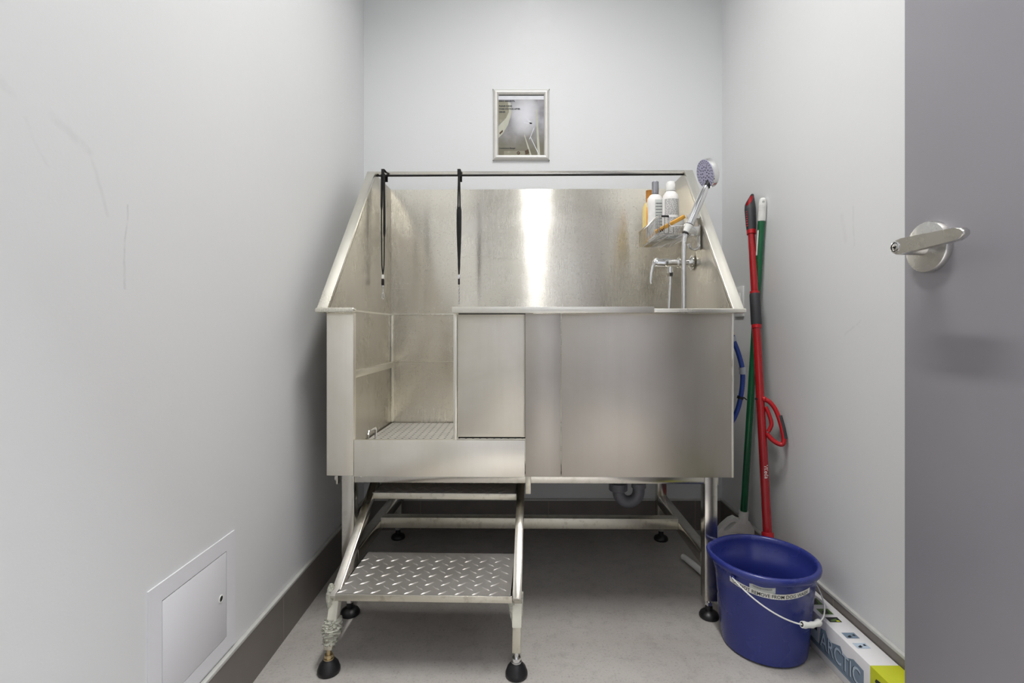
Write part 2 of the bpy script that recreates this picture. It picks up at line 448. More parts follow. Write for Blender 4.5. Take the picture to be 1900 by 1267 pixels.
tl = Vector((xl(y1)-xl(y0), y1-y0, 0)).normalized(); nl = Vector((tl.y, -tl.x, 0))
skirt('baseboard_left', (xl(y0), y0, 0), (xl(y1), y1, 0), nl, [1.40, 0.76])
skirt('baseboard_right', (XR, y0, 0), (XR, y1, 0), (-1, 0, 0), [1.386, 0.75])
skirt('baseboard_back', (xl(YB)+0.011, YB, 0), (XR-0.011, YB, 0), (0, -1, 0), [0.24, 0.80, 1.44])

# ceiling fixture that holds the room lamp
t = thing('ceiling_light', 'long narrow white ceiling light above the steel dog wash, out of frame', 'ceiling light', (0.086, 0.90, ZC))
b = B(); b.box(0.006, 0.166, 0.37, 1.43, 2.91, ZC, 0.006); part('housing', b, M['white'], t)
t = thing('corridor_fill_housing', 'added white housing over the unseen fill light in the corridor behind the camera', 'ceiling light', (0.25, -0.85, ZC))
b = B(); b.box(-0.35, 0.95, -0.80, -0.20, 2.91, ZC, 0.006); part('housing', b, M['white'], t)  # housing added above the corridor fill, out of view

# ------------------------------------------------------------------ door (standing open against the right side)
XD = 0.707
dr = B(); dr.box(XD, XD+0.044, 0.0, 0.911, 0.008, 2.06, 0.0015)
door = obj('door_1', dr, M['door']); door['kind'] = 'structure'
RY, RZ = 0.851, 1.0185
b = B(); b.lathe([(0.0445, 0), (0.0445, 0.0075), (0.043, 0.0105), (0.020, 0.0155), (0.0, 0.016)], (XD, RY, RZ), (-1, 0, 0), 48, cap=False)
rose = obj('rose', b, M['satin'], door)
b = B(); b.lathe([(0.0145, 0.0), (0.0135, 0.030), (0.0135, 0.040)], (XD-0.012, RY, RZ), (-1, 0, 0), 24)
# lever: flat tapered bar running towards the hinge side
pr = []
xs = [(0.864, 0.0), (0.860, 0.009), (0.852, 0.0128), (0.84, 0.0130), (0.80, 0.0118), (0.76, 0.0105), (0.735, 0.0094), (0.725, 0.0075), (0.7195, 0.003)]
out = [(y, RZ+h) for y, h in xs]+[(y, RZ-h) for y, h in xs[::-1]]
lb = B(); lb.prism(out, lambda u, v, d: (d, u, v), XD-0.050, XD-0.062)
bmesh.ops.bevel(lb.bm, geom=[e for e in lb.bm.edges if abs(e.verts[0].co.x-e.verts[1].co.x) < 1e-6], offset=0.0022, segments=3, affect='EDGES')
b.merge(lb)
lever = obj('lever_handle', b, M['satin'], door)
b = B(); b.lathe([(0.0098, 0), (0.0098, 0.0012), (0.0082, 0.0016), (0.0080, -0.002)], (XD-0.062, 0.8515, RZ), (-1, 0, 0), 28, cap=False)
kc = obj('key_cylinder', b, M['chrome'], lever)
b = B(); b.lathe([(0.0066, 0), (0.0066, 0.0008), (0.0058, 0.0012)], (XD-0.062, 0.8515, RZ), (-1, 0, 0), 28); obj('key_plug', b, M['satin'], lever)
b = B(); b.box(XD-0.0636, XD-0.0630, 0.8475, 0.8555, RZ-0.0012, RZ+0.0012); b.box(XD-0.0636, XD-0.0630, 0.8500, 0.8528, RZ-0.0035, RZ+0.0005)
obj('keyway', b, M['gap'], lever)
b = B(); b.lathe([(0.0082, 0), (0.0082, 0.0003)], (XD-0.062, 0.8515, RZ), (-1, 0, 0), 28); obj('cylinder_gap', b, M['gap'], lever)
b = B(); b.box(XD+0.005, XD+0.039, 0.9108, 0.9122, 0.93, 1.11, 0.0005); obj('latch_plate', b, M['satin'], door)

# ------------------------------------------------------------------ dog wash tub
TX = 0.016
tub = thing('dog_wash_tub', 'large brushed stainless steel dog wash tub with a sliding door, on four legs', 'dog bath', (TX, 1.45, 0), math.radians(-0.8))
YF = 1.45; YK = 2.110; XA = -0.5805; XZ = 0.6135; ZB = 0.442; ZT = 1.480; YT = 1.905
def P(name, b, m, **k): return part(name, b, M[m], tub, angle=25, **k)
side_poly = [(YF+0.003, ZB), (YF+0.003, 0.926), (YT, ZT), (YK+0.004, ZT), (YK+0.004, ZB)]
for sx, x0, x1 in ((-1, XA-0.004, XA), (1, XZ, XZ+0.004)):
    b = B(); b.prism(side_poly, lambda u, v, d: (d, u, v), x0, x1); sp = P('side_panel', b, 'steel_s')
    # sloping flange along the cut-back edge
    xo = x0-0.028 if sx < 0 else x1+0.028; xi = x1 if sx < 0 else x0
    b = B(); d = Vector((0, YT-YF, ZT-0.926)).normalized(); nn = Vector((0, -d.z, d.y))
    b.obox(Vector(((xo+xi)/2, (YF+YT)/2, (0.926+ZT)/2))+nn*0.006, (1, 0, 0), d, nn, abs(xo-xi)/2, ((YT-YF)**2+(ZT-0.926)**2)**.5/2+0.004, 0.006, 0.0012)
    P('sloping_flange', b, 'steel_rim')
# side edging at front right corner, back panel, seam, lower shelf seam
b = B(); b.box(XA, XZ, YK, YK+0.004, ZB, ZT, 0.0008); bp = P('back_panel', b, 'steel_v')
b = B(); b.box(XA, -0.572, YK-0.006, YK, 0.478, 0.938, 0.001); b.box(XA, XZ, YK-0.0022, YK, 0.940, 0.9455); b.box(XA, XZ, YK-0.0012, YK, 0.7375, 0.7385)
b.box(XA, XA+0.0015, YF+0.02, YK, 0.938, 0.9435)
P('weld_seam', b, 'steel_rim')
b = B(); b.box(XA, XZ, YF+0.004, YK, ZB+0.002, ZB+0.006); P('tub_floor', b, 'steel_s')
b = B(); b.box(XA, XA+0.022, YF+0.03, YK-0.02, 0.716, 0.738, 0.001); P('support_rail', b, 'steel_rim')
b = B(); b.box(XZ-0.022, XZ, YF+0.03, YK-0.02, 0.716, 0.738, 0.001); P('support_rail', b, 'steel_rim')
# front: post, sill, strip, big panel
b = B(); b.box(-0.5845, -0.5045, YF, YF+0.022, ZB, 0.925, 0.0012); P('front_post', b, 'steel')
b = B(); b.box(-0.503, 0.0045, YF-0.001, YF+0.010, ZB-0.002, 0.549, 0.0012); P('door_sill', b, 'steel')
b = B(); b.box(0.006, 0.1105, YF-0.003, YF+0.006, ZB, 0.9235, 0.0012); P('front_strip', b, 'steel_p')
b = B(); b.box(0.1125, 0.6115, YF, YF+0.006, ZB-0.001, 0.9235, 0.001); P('front_panel', b, 'steel_p')
b = B(); b.box(0.6118, 0.6178, YF-0.001, YF+0.02, ZB-0.001, 0.9235, 0.0012); P('edge_flange', b, 'steel_rim')
# rim pieces
b = B(); b.box(-0.6125, -0.4955, 1.430, YF+0.004, 0.9265, 0.9405, 0.005, 3); P('rim', b, 'steel_rim')
b = B(); b.box(0.30, 0.6475, 1.430, YF+0.004, 0.9245, 0.9375, 0.004, 3); P('rim', b, 'steel_rim')
b = B(); b.box(-0.2085, 0.380, 1.4275, YF+0.012, 0.9250, 0.9425, 0.0012); P('slide_track', b, 'steel_rim')
for x0, x1 in ((-0.6125, XA-0.004), (XZ+0.004, 0.6475)):
    b = B(); b.box(x0, x1, YF+0.004, YK, 0.9265, 0.9385, 0.002); P('side_rim', b, 'steel_rim')
# sliding door
b = B(); b.box(-0.196, 0.030, 1.462, 1.466, 0.556, 0.921, 0.001); sd = P('sliding_door', b, 'steel_d')
b = B(); b.box(-0.2075, -0.1975, 1.453, 1.470, 0.549, 0.925, 0.0012); part('door_edge', b, M['steel_rim'], tub, up=sd)
b = B(); b.box(-0.196, 0.02, 1.4608, 1.4620, 0.556, 0.5575)
part('door_fold', b, M['tube_g'], tub, up=sd)
b = B(); b.box(-0.196, 0.030, 1.474, 1.476, 0.549, 0.925); P('door_gap_shade', b, 'gap')  # dark sheet behind the door, shade painted in for the gaps around it
# top bar across the cut-back top
b = B(); b.box(-0.6015, 0.6485, YT+0.004, YT+0.007, 1.4795, 1.4925, 0.0006); b.box(-0.6015, 0.6485, YT+0.004, YT+0.030, 1.4905, 1.4925); tb = P('top_bar', b, 'tube')
b = B(); b.box(XA, XZ, YT-0.001, YT+0.012, 1.4748, 1.4795, 0.001); part('dark_underside', b, M['black_s'], tub, up=tb, label='black underside strip of the top bar')
b = B(); b.tube([(-0.575, YT-0.006, 1.478), (-0.563, YT-0.012, 1.474), (-0.552, YT-0.014, 1.463)], 0.0016, 8); b.sphere((-0.570, YT-0.008, 1.477), 0.004)
P('zip_tie', b, 'black_s')
# perforated standing floor with lift handle
b = B(); b.box(-0.574, 0.607, YF+0.014, YK-0.007, 0.452, 0.4755, 0.001); pf = P('perforated_floor', b, 'perf')
b = B(); b.tube([(-0.511, 1.60, 0.472), (-0.511, 1.60, 0.533), (-0.511, 1.608, 0.541), (-0.511, 1.674, 0.541), (-0.511, 1.682, 0.533), (-0.511, 1.682, 0.472)], 0.0042, 10)
b.lathe([(0.008, 0), (0.008, 0.006), (0.004, 0.008)], (-0.511, 1.60, 0.475)); b.lathe([(0.008, 0), (0.008, 0.006), (0.004, 0.008)], (-0.511, 1.682, 0.475))
part('lift_handle', b, M['chrome'], tub, up=pf)
# legs, feet, rails
def leg(x, y, zt=ZB):
    b = B(); b.box(x-0.019, x+0.019, y-0.019, y+0.019, 0.056, zt, 0.0022); lg = P('leg', b, 'tube')
    b = B(); b.lathe([(0.006, 0.035), (0.006, 0.060), ], (x, y, 0), seg=16); b.lathe([(0.012, 0.038), (0.012, 0.048)], (x, y, 0), seg=6)
    ft = part('foot_stem', b, M['chrome'], tub, up=lg)
    b = B(); b.lathe([(0.0270, 0.0), (0.0290, 0.003), (0.0290, 0.008), (0.0250, 0.015), (0.0160, 0.020), (0.0105, 0.023), (0.0100, 0.038), (0.0, 0.039)], (x, y, 0), seg=32, cap=False)
    part('rubber_foot', b, M['black'], tub, up=lg)
LX0, LX1, LY0, LY1 = -0.5345, 0.5655, 1.505, 2.055
for x in (LX0, LX1):
    for y in (LY0, LY1): leg(x, y)
for x in (LX0, LX1):
    b = B(); b.box(x-0.019, x+0.019, LY0+0.019, LY1-0.019, 0.152, 0.190, 0.002); P('side_rail', b, 'tube')
b = B(); b.box(LX0+0.019, LX1-0.019, 1.752, 1.790, 0.165, 0.203, 0.002); P('cross_rail', b, 'tube_g')
b = B(); b.box(LX0+0.019, LX1-0.019, 1.488, 1.524, 0.410, 0.4405, 0.002); P('frame_rail', b, 'tube')
b = B(); b.box(LX0+0.019, LX1-0.019, 2.038, 2.074, 0.404, 0.4405, 0.002); P('frame_rail', b, 'tube')
for x in (LX0, LX1):
    b = B(); b.box(x-0.019, x+0.019, LY0+0.019, LY1-0.019, 0.404, 0.4405, 0.002); P('frame_rail', b, 'tube')
# small hook tabs at the frame sides and bolts
for x in (-0.572, 0.588):
    b = B(); b.box(x-0.003, x+0.003, 1.496, 1.520, 0.402, 0.441, 0.001)
    b.lathe([(0.008, 0), (0.008, 0.006)], (x-0.003, 1.508, 0.418), (-1 if x < 0 else 1, 0, 0), 16)
    P('hook_tab', b, 'tube')
b = B(); b.lathe([(0.008, 0), (0.008, 0.003), (0.005, 0.005)], (-0.497, 1.487, 0.4345), (0, -1, 0), 20); b.box(-0.502, -0.492, 1.4815, 1.4825, 0.434, 0.435)
P('screw', b, 'chrome')

# ------------------------------------------------------------------ step stool in front of the tub
st = thing('step_stool', 'two-tread steel step stool of chequer plate in front of the tub', 'step stool', (-0.25, 1.24, 0), math.radians(-1.5))
def SP(name, b, m, **k): return part(name, b, M[m], st, angle=25, **k)
def tread(x0, x1, y0, y1, z, lip):
    b = B(); b.box(x0, x1, y0, y1, z-0.004, z); b.box(x0, x1, y0-0.002, y0+0.0015, z-lip, z, 0.0006)
    b.box(x0, x0+0.003, y0, y1, z-lip*0.8, z); b.box(x1-0.003, x1, y0, y1, z-lip*0.8, z)
    p = 0.0435
    nx = int((x1-x0)/(p/2)); ny = int((y1-y0)/(p/2))
    for j in range(ny+1):
        for i in range(nx+1):
            if (i+j) % 2: continue
            cx = x0+0.012+i*p/2; cy = y0+0.012+j*p/2
            if cx > x1-0.006 or cy > y1-0.006: continue
            a = math.radians(40 if (j % 2 == 0) else -40)
            d = Vector((math.cos(a), math.sin(a), 0)); e = Vector((-d.y, d.x, 0))
            L = 0.0155; W = 0.0032
            base = [Vector((cx, cy, z))+d*(L*math.cos(k*PI/4))+e*(W*math.sin(k*PI/4)) for k in range(8)]
            v = [b.bm.verts.new(q) for q in base]; w_ = [b.bm.verts.new(Vector((cx, cy, z+0.0017))+(q-Vector((cx, cy, z)))*0.5) for q in base]
            for k in range(8): b._f([v[k], v[(k+1) % 8], w_[(k+1) % 8], w_[k]])
            b._f(w_)
    tr = SP('tread', b, 'tread')
    b = B(); b.box(x0-0.0005, x1+0.0005, y0-0.0030, y0-0.0010, z-lip, z-0.0008, 0.0006)
    part('front_lip', b, M['tube_g'], st, up=tr, angle=25)
XS0, XS1 = -0.4835, -0.0285
tread(XS0+0.003, XS1-0.001, 1.250, 1.485, 0.2005, 0.0170)
tread(XS0+0.004, XS1-0.001, 1.532, 1.740, 0.3665, 0.0190)
for x, s_ in ((-0.491, -1), (-0.0165, 1)):
    b = B(); b.rtube((x+(0.004 if s_ < 0 else 0), 1.262, 0.180), (x+(0.004 if s_ < 0 else 0), 1.585, 0.385), 0.024, 0.026)
    sg = SP('stringer', b, 'tube')
    b = B(); b.rtube((x+0.001, 1.585, 0.375), (x+0.001, 1.585, 0.400), 0.020, 0.03)
    b.box(x-0.009, x+0.011, 1.575, 1.70, 0.335, 0.352, 0.001)
    part('upper_bracket', b, M['tube'], st, up=sg)
    xb = -0.498 if s_ < 0 else -0.0175
    b = B(); b.rtube((x, 1.285, 0.190), (xb, 1.252, 0.058), 0.022, 0.024); lg = SP('leg', b, 'tube_g')
    b = B(); b.lathe([(0.0055, 0.034), (0.0055, 0.064)], (xb, 1.250, 0), seg=14); b.lathe([(0.011, 0.038), (0.012, 0.041), (0.011, 0.046)], (xb, 1.250, 0), seg=8)
    part('foot_stem', b, M['brass'] if s_ < 0 else M['chrome'], st, up=lg)
    b = B(); b.lathe([(0.0262, 0.0), (0.0282, 0.004), (0.0280, 0.010), (0.0268, 0.012), (0.0235, 0.022), (0.0165, 0.030), (0.0135, 0.0345), (0.0, 0.035)], (xb, 1.250, 0), seg=36, cap=False)
    part('rubber_foot', b, M['black'], st, up=lg)
    b = B(); b.lathe([(0.0130, 0.034), (0.0130, 0.0375)], (xb, 1.250, 0), seg=24); part('foot_washer', b, M['brass'] if s_ < 0 else M['satin'], st, up=lg)
    # taped wrapping round the leg
    top = Vector((x, 1.285, 0.190)); bot = Vector((xb, 1.252, 0.058)); dd = bot-top
    b = B(); b.rtube(top+dd*0.04, top+dd*(0.62 if s_ < 0 else 0.58), 0.0245, 0.0265, bev=0.003)
    part('tape_wrap', b, M['tape'], st, up=lg, angle=25, label='whitish tape wound round the leg')
    def crumple(c0_, c1_, prof, seed, n=30, seg=26, ell=0.9):
        rr = random.Random(seed); bb = B(); rings = []
        for i in range(n+1):
            f = i/n; c = c0_.lerp(c1_, f); rad = prof(f); ring = []
            for k in range(seg):
                a = 2*PI*k/seg; q = rad*(1+rr.uniform(-0.20, 0.22))
                ring.append(bb.bm.verts.new(c+Vector((math.cos(a)*q, math.sin(a)*q*ell, rr.uniform(-.0012, .0012)))))
            rings.append(ring)
        for i in range(n):
            for k in range(seg): bb._f([rings[i][k], rings[i][(k+1) % seg], rings[i+1][(k+1) % seg], rings[i+1][k]])
        bb._f(rings[0][::-1]); bb._f(rings[-1]); return bb
    if s_ < 0:
        b = crumple(top+dd*0.46, top+dd*0.99, lambda f: 0.0155+0.0085*math.sin(PI*min(1, f*1.25+0.08)) if f < 0.75 else 0.020-0.013*(f-0.75)/0.25, 3)
        part('bubble_wrap', b, M['foam'], st, up=lg, angle=12, label='clear crumpled bubble wrap round the lower leg')
        b = crumple(Vector((x-0.011, 1.274, 0.212)), Vector((x-0.014, 1.268, 0.140)), lambda f: 0.0045+0.0055*math.sin(PI*min(1, f+0.05)), 8, 16, 14)
        part('bubble_wrap', b, M['foam'], st, up=lg, angle=12, label='loose flap of bubble wrap beside the tread corner')
    else:
        b = crumple(Vector((x-0.015, 1.276, 0.186)), Vector((x-0.011, 1.268, 0.120)), lambda f: 0.0095*(1-f)+0.003, 5, 16, 14)
        part('bubble_wrap', b, M['foam'], st, up=lg, angle=12, label='clear bubble wrap under the tread corner')
        b = crumple(Vector((x+0.012, 1.279, 0.196)), Vector((x+0.011, 1.270, 0.140)), lambda f: 0.0035, 6, 14, 10)
        part('bubble_wrap', b, M['foam'], st, up=lg, angle=12, label='thin edge of wrap on the outer side of the leg')
b = B(); b.box(0.0005, 0.0165, 1.470, 1.4735, 0.386, 0.452, 0.0012); b.lathe([(0.005, 0), (0.005, 0.002)], (0.0085, 1.470, 0.443), (0, -1, 0), 16)
SP('hanging_bracket', b, 'tube_g')

# ------------------------------------------------------------------ drain trap under the tub
tr = thing('drain_trap', 'grey plastic U-bend drain pipe hanging under the tub', 'drain pipe', (0.38, 1.78, 0.30))
cx0, cx1, zc, yy = 0.344, 0.418, 0.292, 1.78
pts = [(cx1, yy, 0.440), (cx1, yy, 0.34), (cx1, yy, zc)]+[((cx0+cx1)/2+0.037*math.cos(a), yy, zc-0.040*math.sin(a)) for a in [PI*i/14 for i in range(1, 14)]]+[(cx0, yy, zc), (cx0, yy, 0.315)]
b = B(); b.tube(pts, 0.0215, 24); part('u_bend', b, M['pvc'], tr)
b = B(); b.lathe([(0.024, 0), (0.026, 0.002), (0.026, 0.018), (0.024, 0.020)], (cx1, yy, 0.303), seg=32)
for k in range(1): b.lathe([(0.0235, 0.02), (0.0235, 0.05)], (cx1, yy, 0.303), seg=32)
part('collar', b, M['pvc'], tr)
b = B(); b.lathe([(0.030, 0), (0.032, 0.002), (0.032, 0.027), (0.030, 0.029)], (cx0, yy, 0.293), seg=36)
for k in range(24):
    a = 2*PI*k/24; b.obox((cx0+0.0322*math.cos(a), yy+0.0322*math.sin(a), 0.3075), (math.cos(a), math.sin(a), 0), (-math.sin(a), math.cos(a), 0), (0, 0, 1), 0.001, 0.0016, 0.012)
part('union_nut', b, M['pvc'], tr)
b = B(); b.lathe([(0.029, 0), (0.031, 0.002), (0.031, 0.007), (0.026, 0.010)], (cx0, yy, 0.3225), seg=36); part('sealing_ring', b, M['pvc_d'], tr)
b = B(); b.tube([(cx0, yy, 0.322), (cx0-0.002, yy, 0.336)]+[(cx0-0.004-0.020*(1-math.cos(a)), yy, 0.338+0.016*math.sin(a)) for a in [PI/2*i/6 for i in range(1, 7)]]+[(cx0-0.05, yy, 0.354), (cx0-0.07, yy, 0.354)], 0.0215, 24)
part('elbow', b, M['pvc'], tr)
b = B(); b.lathe([(0.0265, 0), (0.0265, 0.024)], (cx0-0.052, yy, 0.346), (-1, 0, 0), 28); b.tube([(cx0-0.07, yy, 0.3485), (0.0, yy, 0.3485), (-0.30, yy, 0.3485)], 0.0185, 20)
part('waste_pipe', b, M['pvc_d'], tr, label='dark horizontal waste pipe')

# ------------------------------------------------------------------ lanyards on the top bar
def lanyard(x, loc_label, wide, chain):
    y = YT-0.004
    t = thing('lanyard', loc_label, 'lanyard', (x, y, 1.49), 0, 'lanyards on the tub bar')
    b = B()
    # ribbon over the bar then two strands
    b.box(x-0.0062, x+0.0062, y-0.006, y-0.0045, 1.470, 1.496, 0.0004); b.box(x-0.0062, x+0.0062, y-0.006, y+0.045, 1.4945, 1.4965, 0.0004)
    b.box(x-0.0062, x+0.0062, y+0.042, y+0.0435, 1.46, 1.4955, 0.0004)
    zb = 1.090
    for sgn in (-1, 1):
        n = 22; A = []; C = []
        for i in range(n+1):
            f = i/n; z = 1.478-(1.478-zb)*f
            if wide:
                cxx = sgn*(0.0045+0.0018*math.sin(PI*f))*(1 if f < 0.93 else (1-f)/0.07*0.8+0.2); tw = 0.0040-0.0016*min(1, f*1.3)
                tw = 0.0045 if (sgn > 0 and f < 0.62) else (0.0042 if f < 0.35 else 0.0022)
            else:
                cxx = sgn*0.0035*(0.35+0.9*abs(math.sin(PI*(f*1.1+0.05))))*(1 if f < 0.95 else 0.5); tw = 0.0048*(0.42+0.75*math.sin(PI*min(1, f*0.95+0.02))**0.8 if f > 0.35 else 0.6)
                if f > 0.97: tw = 0.002
            A.append((x+cxx-tw, z)); C.append((x+cxx+tw, z))
        for i in range(n):
            for yk in (0.0,):
                q = [A[i], C[i], C[i+1], A[i+1]]
                dy = -0.003*sgn
                b.prism(q, lambda u, v, d: (u, y+dy-0.004+d, v), 0, 0.0012)
    part('strap', b, M['black_s'], t)
    b = B(); b.box(x-0.0048, x+0.0048, y-0.008, y-0.001, 1.072, 1.088, 0.0012); part('crimp', b, M['white' if wide else 'chrome'], t, label='pale metal crimp')
    b = B(); b.box(x-0.0052, x+0.0052, y-0.009, y-0.001, 1.046, 1.072, 0.0022) if wide else b.box(x-0.0035, x+0.0035, y-0.0075, y-0.002, 1.050, 1.072, 0.0012)
    part('buckle', b, M['black_s'], t)
    b = B()
    if chain:
        z = 1.049
        for k in range(10):
            L = [(x+math.cos(a)*0.0030*(1 if k % 2 else 0.25), y-0.005+math.cos(a)*0.0030*(0.25 if k % 2 else 1), z-0.004+math.sin(a)*0.0048) for a in [2*PI*i/10 for i in range(10)]]
            b.tube(L, 0.0011, 6, closed=True); z -= 0.0072
    else:
        b.lathe([(0.004, 0), (0.0045, -0.006), (0.003, -0.011)], (x, y-0.005, 1.046), seg=14)
        b.tube([(x, y-0.005, 1.036), (x+0.001, y-0.005, 1.018)], 0.0014, 8)
        b.tube([(x+0.005*math.sin(a)*0.8, y-0.005, 1.006+0.012*math.cos(a)) for a in [2*PI*i/16 for i in range(16)]], 0.0016, 8, closed=True)
    part('snap_hook' if not chain else 'chain', b, M['chrome'], t)
lanyard(-0.5425, 'black lanyard with a metal snap hook hanging at the left end of the tub bar', True, False)
lanyard(-0.2485, 'black lanyard ending in a thin chain, hanging left of centre on the tub bar', False, True)

# ------------------------------------------------------------------ mixer tap, shower, hook
FY = 1.787; FZ = 1.118; XW = XZ
mx = thing('mixer_tap', 'chrome single-lever mixer tap on the right side panel of the tub', 'tap', (XW, FY, FZ))
b = B(); b.lathe([(0.027, 0), (0.027, 0.004), (0.016, 0.012), (0.0145, 0.014), (0.0145, 0.045)], (XW, FY, FZ), (-1, 0, 0), 32)
part('wall_flange', b, M['chrome'], mx)
b = B(); b.lathe([(0.017, 0.036), (0.0185, 0.040), (0.0185, 0.052), (0.015, 0.056), (0.0155, 0.075), (0.0175, 0.085), (0.0175, 0.105), (0.016, 0.112), (0.016, 0.128), (0.0135, 0.134), (0, 0.135)], (XW, FY, FZ), (-1, 0, 0), 32, cap=False)
b.lathe([(0.010, 0), (0.010, 0.028), (0.008, 0.030)], (XW-0.078, FY, FZ-0.006), (0, 0, -1), 20)
part('body', b, M['chrome'], mx)
b = B(); b.lathe([(0.0115, 0), (0.0115, 0.012)], (XW-0.078, FY, FZ-0.036), (0, 0, -1), 6); part('outlet_nut', b, M['chrome'], mx)
lv = [(XW-0.126, FZ+0.015), (XW-0.136, FZ+0.006), (XW-0.144, FZ-0.015), (XW-0.150, FZ-0.040), (XW-0.154, FZ-0.070), (XW-0.153, FZ-0.078)]
b = B(); b.tube([(x, FY-0.004*i, z) for i, (x, z) in enumerate(lv)], [0.0065, 0.007, 0.006, 0.0055, 0.005, 0.0035], 12); b.rtube((XW-0.118, FY, FZ+0.012), (XW-0.134, FY, FZ+0.010), 0.016, 0.008, (0, 1, 0))
part('lever', b, M['chrome'], mx)
sh = thing('hand_shower', 'chrome hand shower with a round lilac spray face, on its bracket', 'shower head', (0.558, 1.66, 1.23))
HC = Vector((0.615, 1.66, 1.402)); HB = Vector((0.560, 1.66, 1.228))
nrm = Vector((-0.92, -0.16, -0.30)).normalized()
b = B(); b.lathe([(0.047, 0.0), (0.0495, -0.002), (0.0490, -0.018), (0.046, -0.022), (0.030, -0.026), (0, -0.027)], HC, nrm, 40, cap=False)
hd = part('head', b, M['chrome'], sh)
b = B(); b.lathe([(0.0475, 0.0), (0.0475, 0.0012)], HC, nrm, 40); fc = part('spray_face', b, M['lila'], sh, up=hd, label='lilac spray face with dark nozzles')
ua = nrm.orthogonal().normalized(); ub = nrm.cross(ua)
b = B()
for rad, cnt, sz in ((0.0435, 26, 0.0016), (0.037, 24, 0.0016), (0.023, 12, 0.0026), (0.013, 7, 0.0026), (0.030, 8, 0.0016)):
    for k in range(cnt):
        a = 2*PI*k/cnt; b.lathe([(sz, 0.0), (sz*0.8, 0.0012)], HC+nrm*0.001+(ua*math.cos(a)+ub*math.sin(a))*rad, nrm, 8)
part('nozzles', b, M['navy'], sh, up=hd)
neck = Vector((0.6185, 1.66, 1.360)); dirh = (neck-HB).normalized()
b = B(); b.tube([HC-nrm*0.015-Vector((-0.004, 0, 0.03)), neck-Vector((0.003, 0, 0.008))], [0.014, 0.009], 16); part('neck', b, M['black'], sh, label='dark neck below the head')
b = B(); b.tube([neck, neck+(HB-neck)*0.14, neck+(HB-neck)*0.45, HB+dirh*0.004, HB-dirh*0.008], [0.0095, 0.0125, 0.0135, 0.0125, 0.009], 20)
part('handle', b, M['chrome'], sh)
b = B(); b.tube([HB+dirh*0.002, HB+dirh*0.0045], 0.0142, 20); part('black_ring', b, M['black'], sh)
b = B(); b.tube([HB-dirh*0.030, HB-dirh*0.0275], 0.0115, 20); part('black_ring', b, M['black'], sh)
b = B(); b.tube([HB-dirh*0.024, HB-dirh*0.006, HB+dirh*0.002], [0.0105, 0.013, 0.0145], 20)
b.tube([HB-dirh*0.012, HB+Vector((0.028, 0.03, -0.016)), (XW-0.018, 1.715, 1.212)], [0.009, 0.008, 0.010], 12)
part('holder', b, M['white'], sh, label='white holder cup')
def spiral_hose(path, r, name, th, pitch=0.0022):
    pts = [Vector(p) for p in path]; dense = []
    for i in range(len(pts)-1):
        p0 = pts[max(i-1, 0)]; p1 = pts[i]; p2 = pts[i+1]; p3 = pts[min(i+2, len(pts)-1)]
        n = max(2, int((p2-p1).length/pitch))
        for k in range(n):
            t_ = k/n
            dense.append(0.5*((2*p1)+(-p0+p2)*t_+(2*p0-5*p1+4*p2-p3)*t_*t_+(-p0+3*p1-3*p2+p3)*t_**3))
    dense.append(pts[-1])
    b = B(); b.tube(dense, [r*(1.0 if k % 2 else 0.84) for k in range(len(dense))], 12)
    return part(name, b, M['chrome'], th, angle=75)
spiral_hose([HB-dirh*0.024, (0.5425, 1.655, 1.17), (0.541, 1.655, 1.08), (0.541, 1.655, 0.90), (0.535, 1.67, 0.70), (0.50, 1.72, 0.55)], 0.0082, 'metal_hose', sh)
spiral_hose([(XW-0.078, FY, FZ-0.046), (XW-0.079, FY-0.002, 1.04), (XW-0.085, FY-0.004, 0.90), (XW-0.085, FY-0.01, 0.72), (XW-0.09, FY, 0.60)], 0.0062, 'metal_hose', mx, 0.0030)
hk = thing('bracket_hook', 'white-metal double robe hook bracket screwed to the right panel beside the shower', 'hook', (XW, 1.72, 1.2))
b = B(); b.box(XW-0.004, XW, 1.70, 1.732, 1.155, 1.240, 0.001); b.box(XW-0.034, XW-0.002, 1.694, 1.708, 1.200, 1.232, 0.003)
part('plate', b, M['satin'], hk)
b = B(); b.tube(arc(lambda a: (XW-0.022+0.020*math.cos(a), 1.700, 1.168+0.016*math.sin(a)), 0.2, -PI*1.05, 10), 0.0035, 10); b.sphere((XW-0.042, 1.700, 1.170), 0.005)
part('hook', b, M['chrome'], hk)
b = B(); b.tube(arc(lambda a: (XW-0.016+0.015*math.cos(a), 1.716, 1.172+0.014*math.sin(a)), 0.2, -PI*1.05, 10), 0.0032, 10); b.sphere((XW-0.031, 1.716, 1.174), 0.0046)
part('hook', b, M['chrome'], hk)
b = B(); b.lathe([(0.005, 0), (0.005, 0.002), (0.0, 0.003)], (XW-0.018, 1.694, 1.217), (0, -1, 0), 14, cap=False); part('screw', b, M['satin'], hk)

# ------------------------------------------------------------------ wire basket with its contents
bk = thing('wire_basket', 'chrome wire shower basket fixed high on the right panel of the tub', 'shower caddy', (0.54, 1.86, 1.21))
bx0, bx1, by0, by1, bz0, bz1 = 0.472, XW-0.006, 1.715, 2.000, 1.212, 1.272
b = B()
b.box(bx0-0.0015, bx0+0.0015, by0, by1, bz1-0.005, bz1+0.003, 0.0008); b.box(bx0, bx1, by1-0.0015, by1+0.0015, bz1-0.005, bz1+0.003, 0.0008); b.box(bx1-0.0015, bx1+0.0015, by0, by1, bz1-0.005, bz1+0.003, 0.0008)
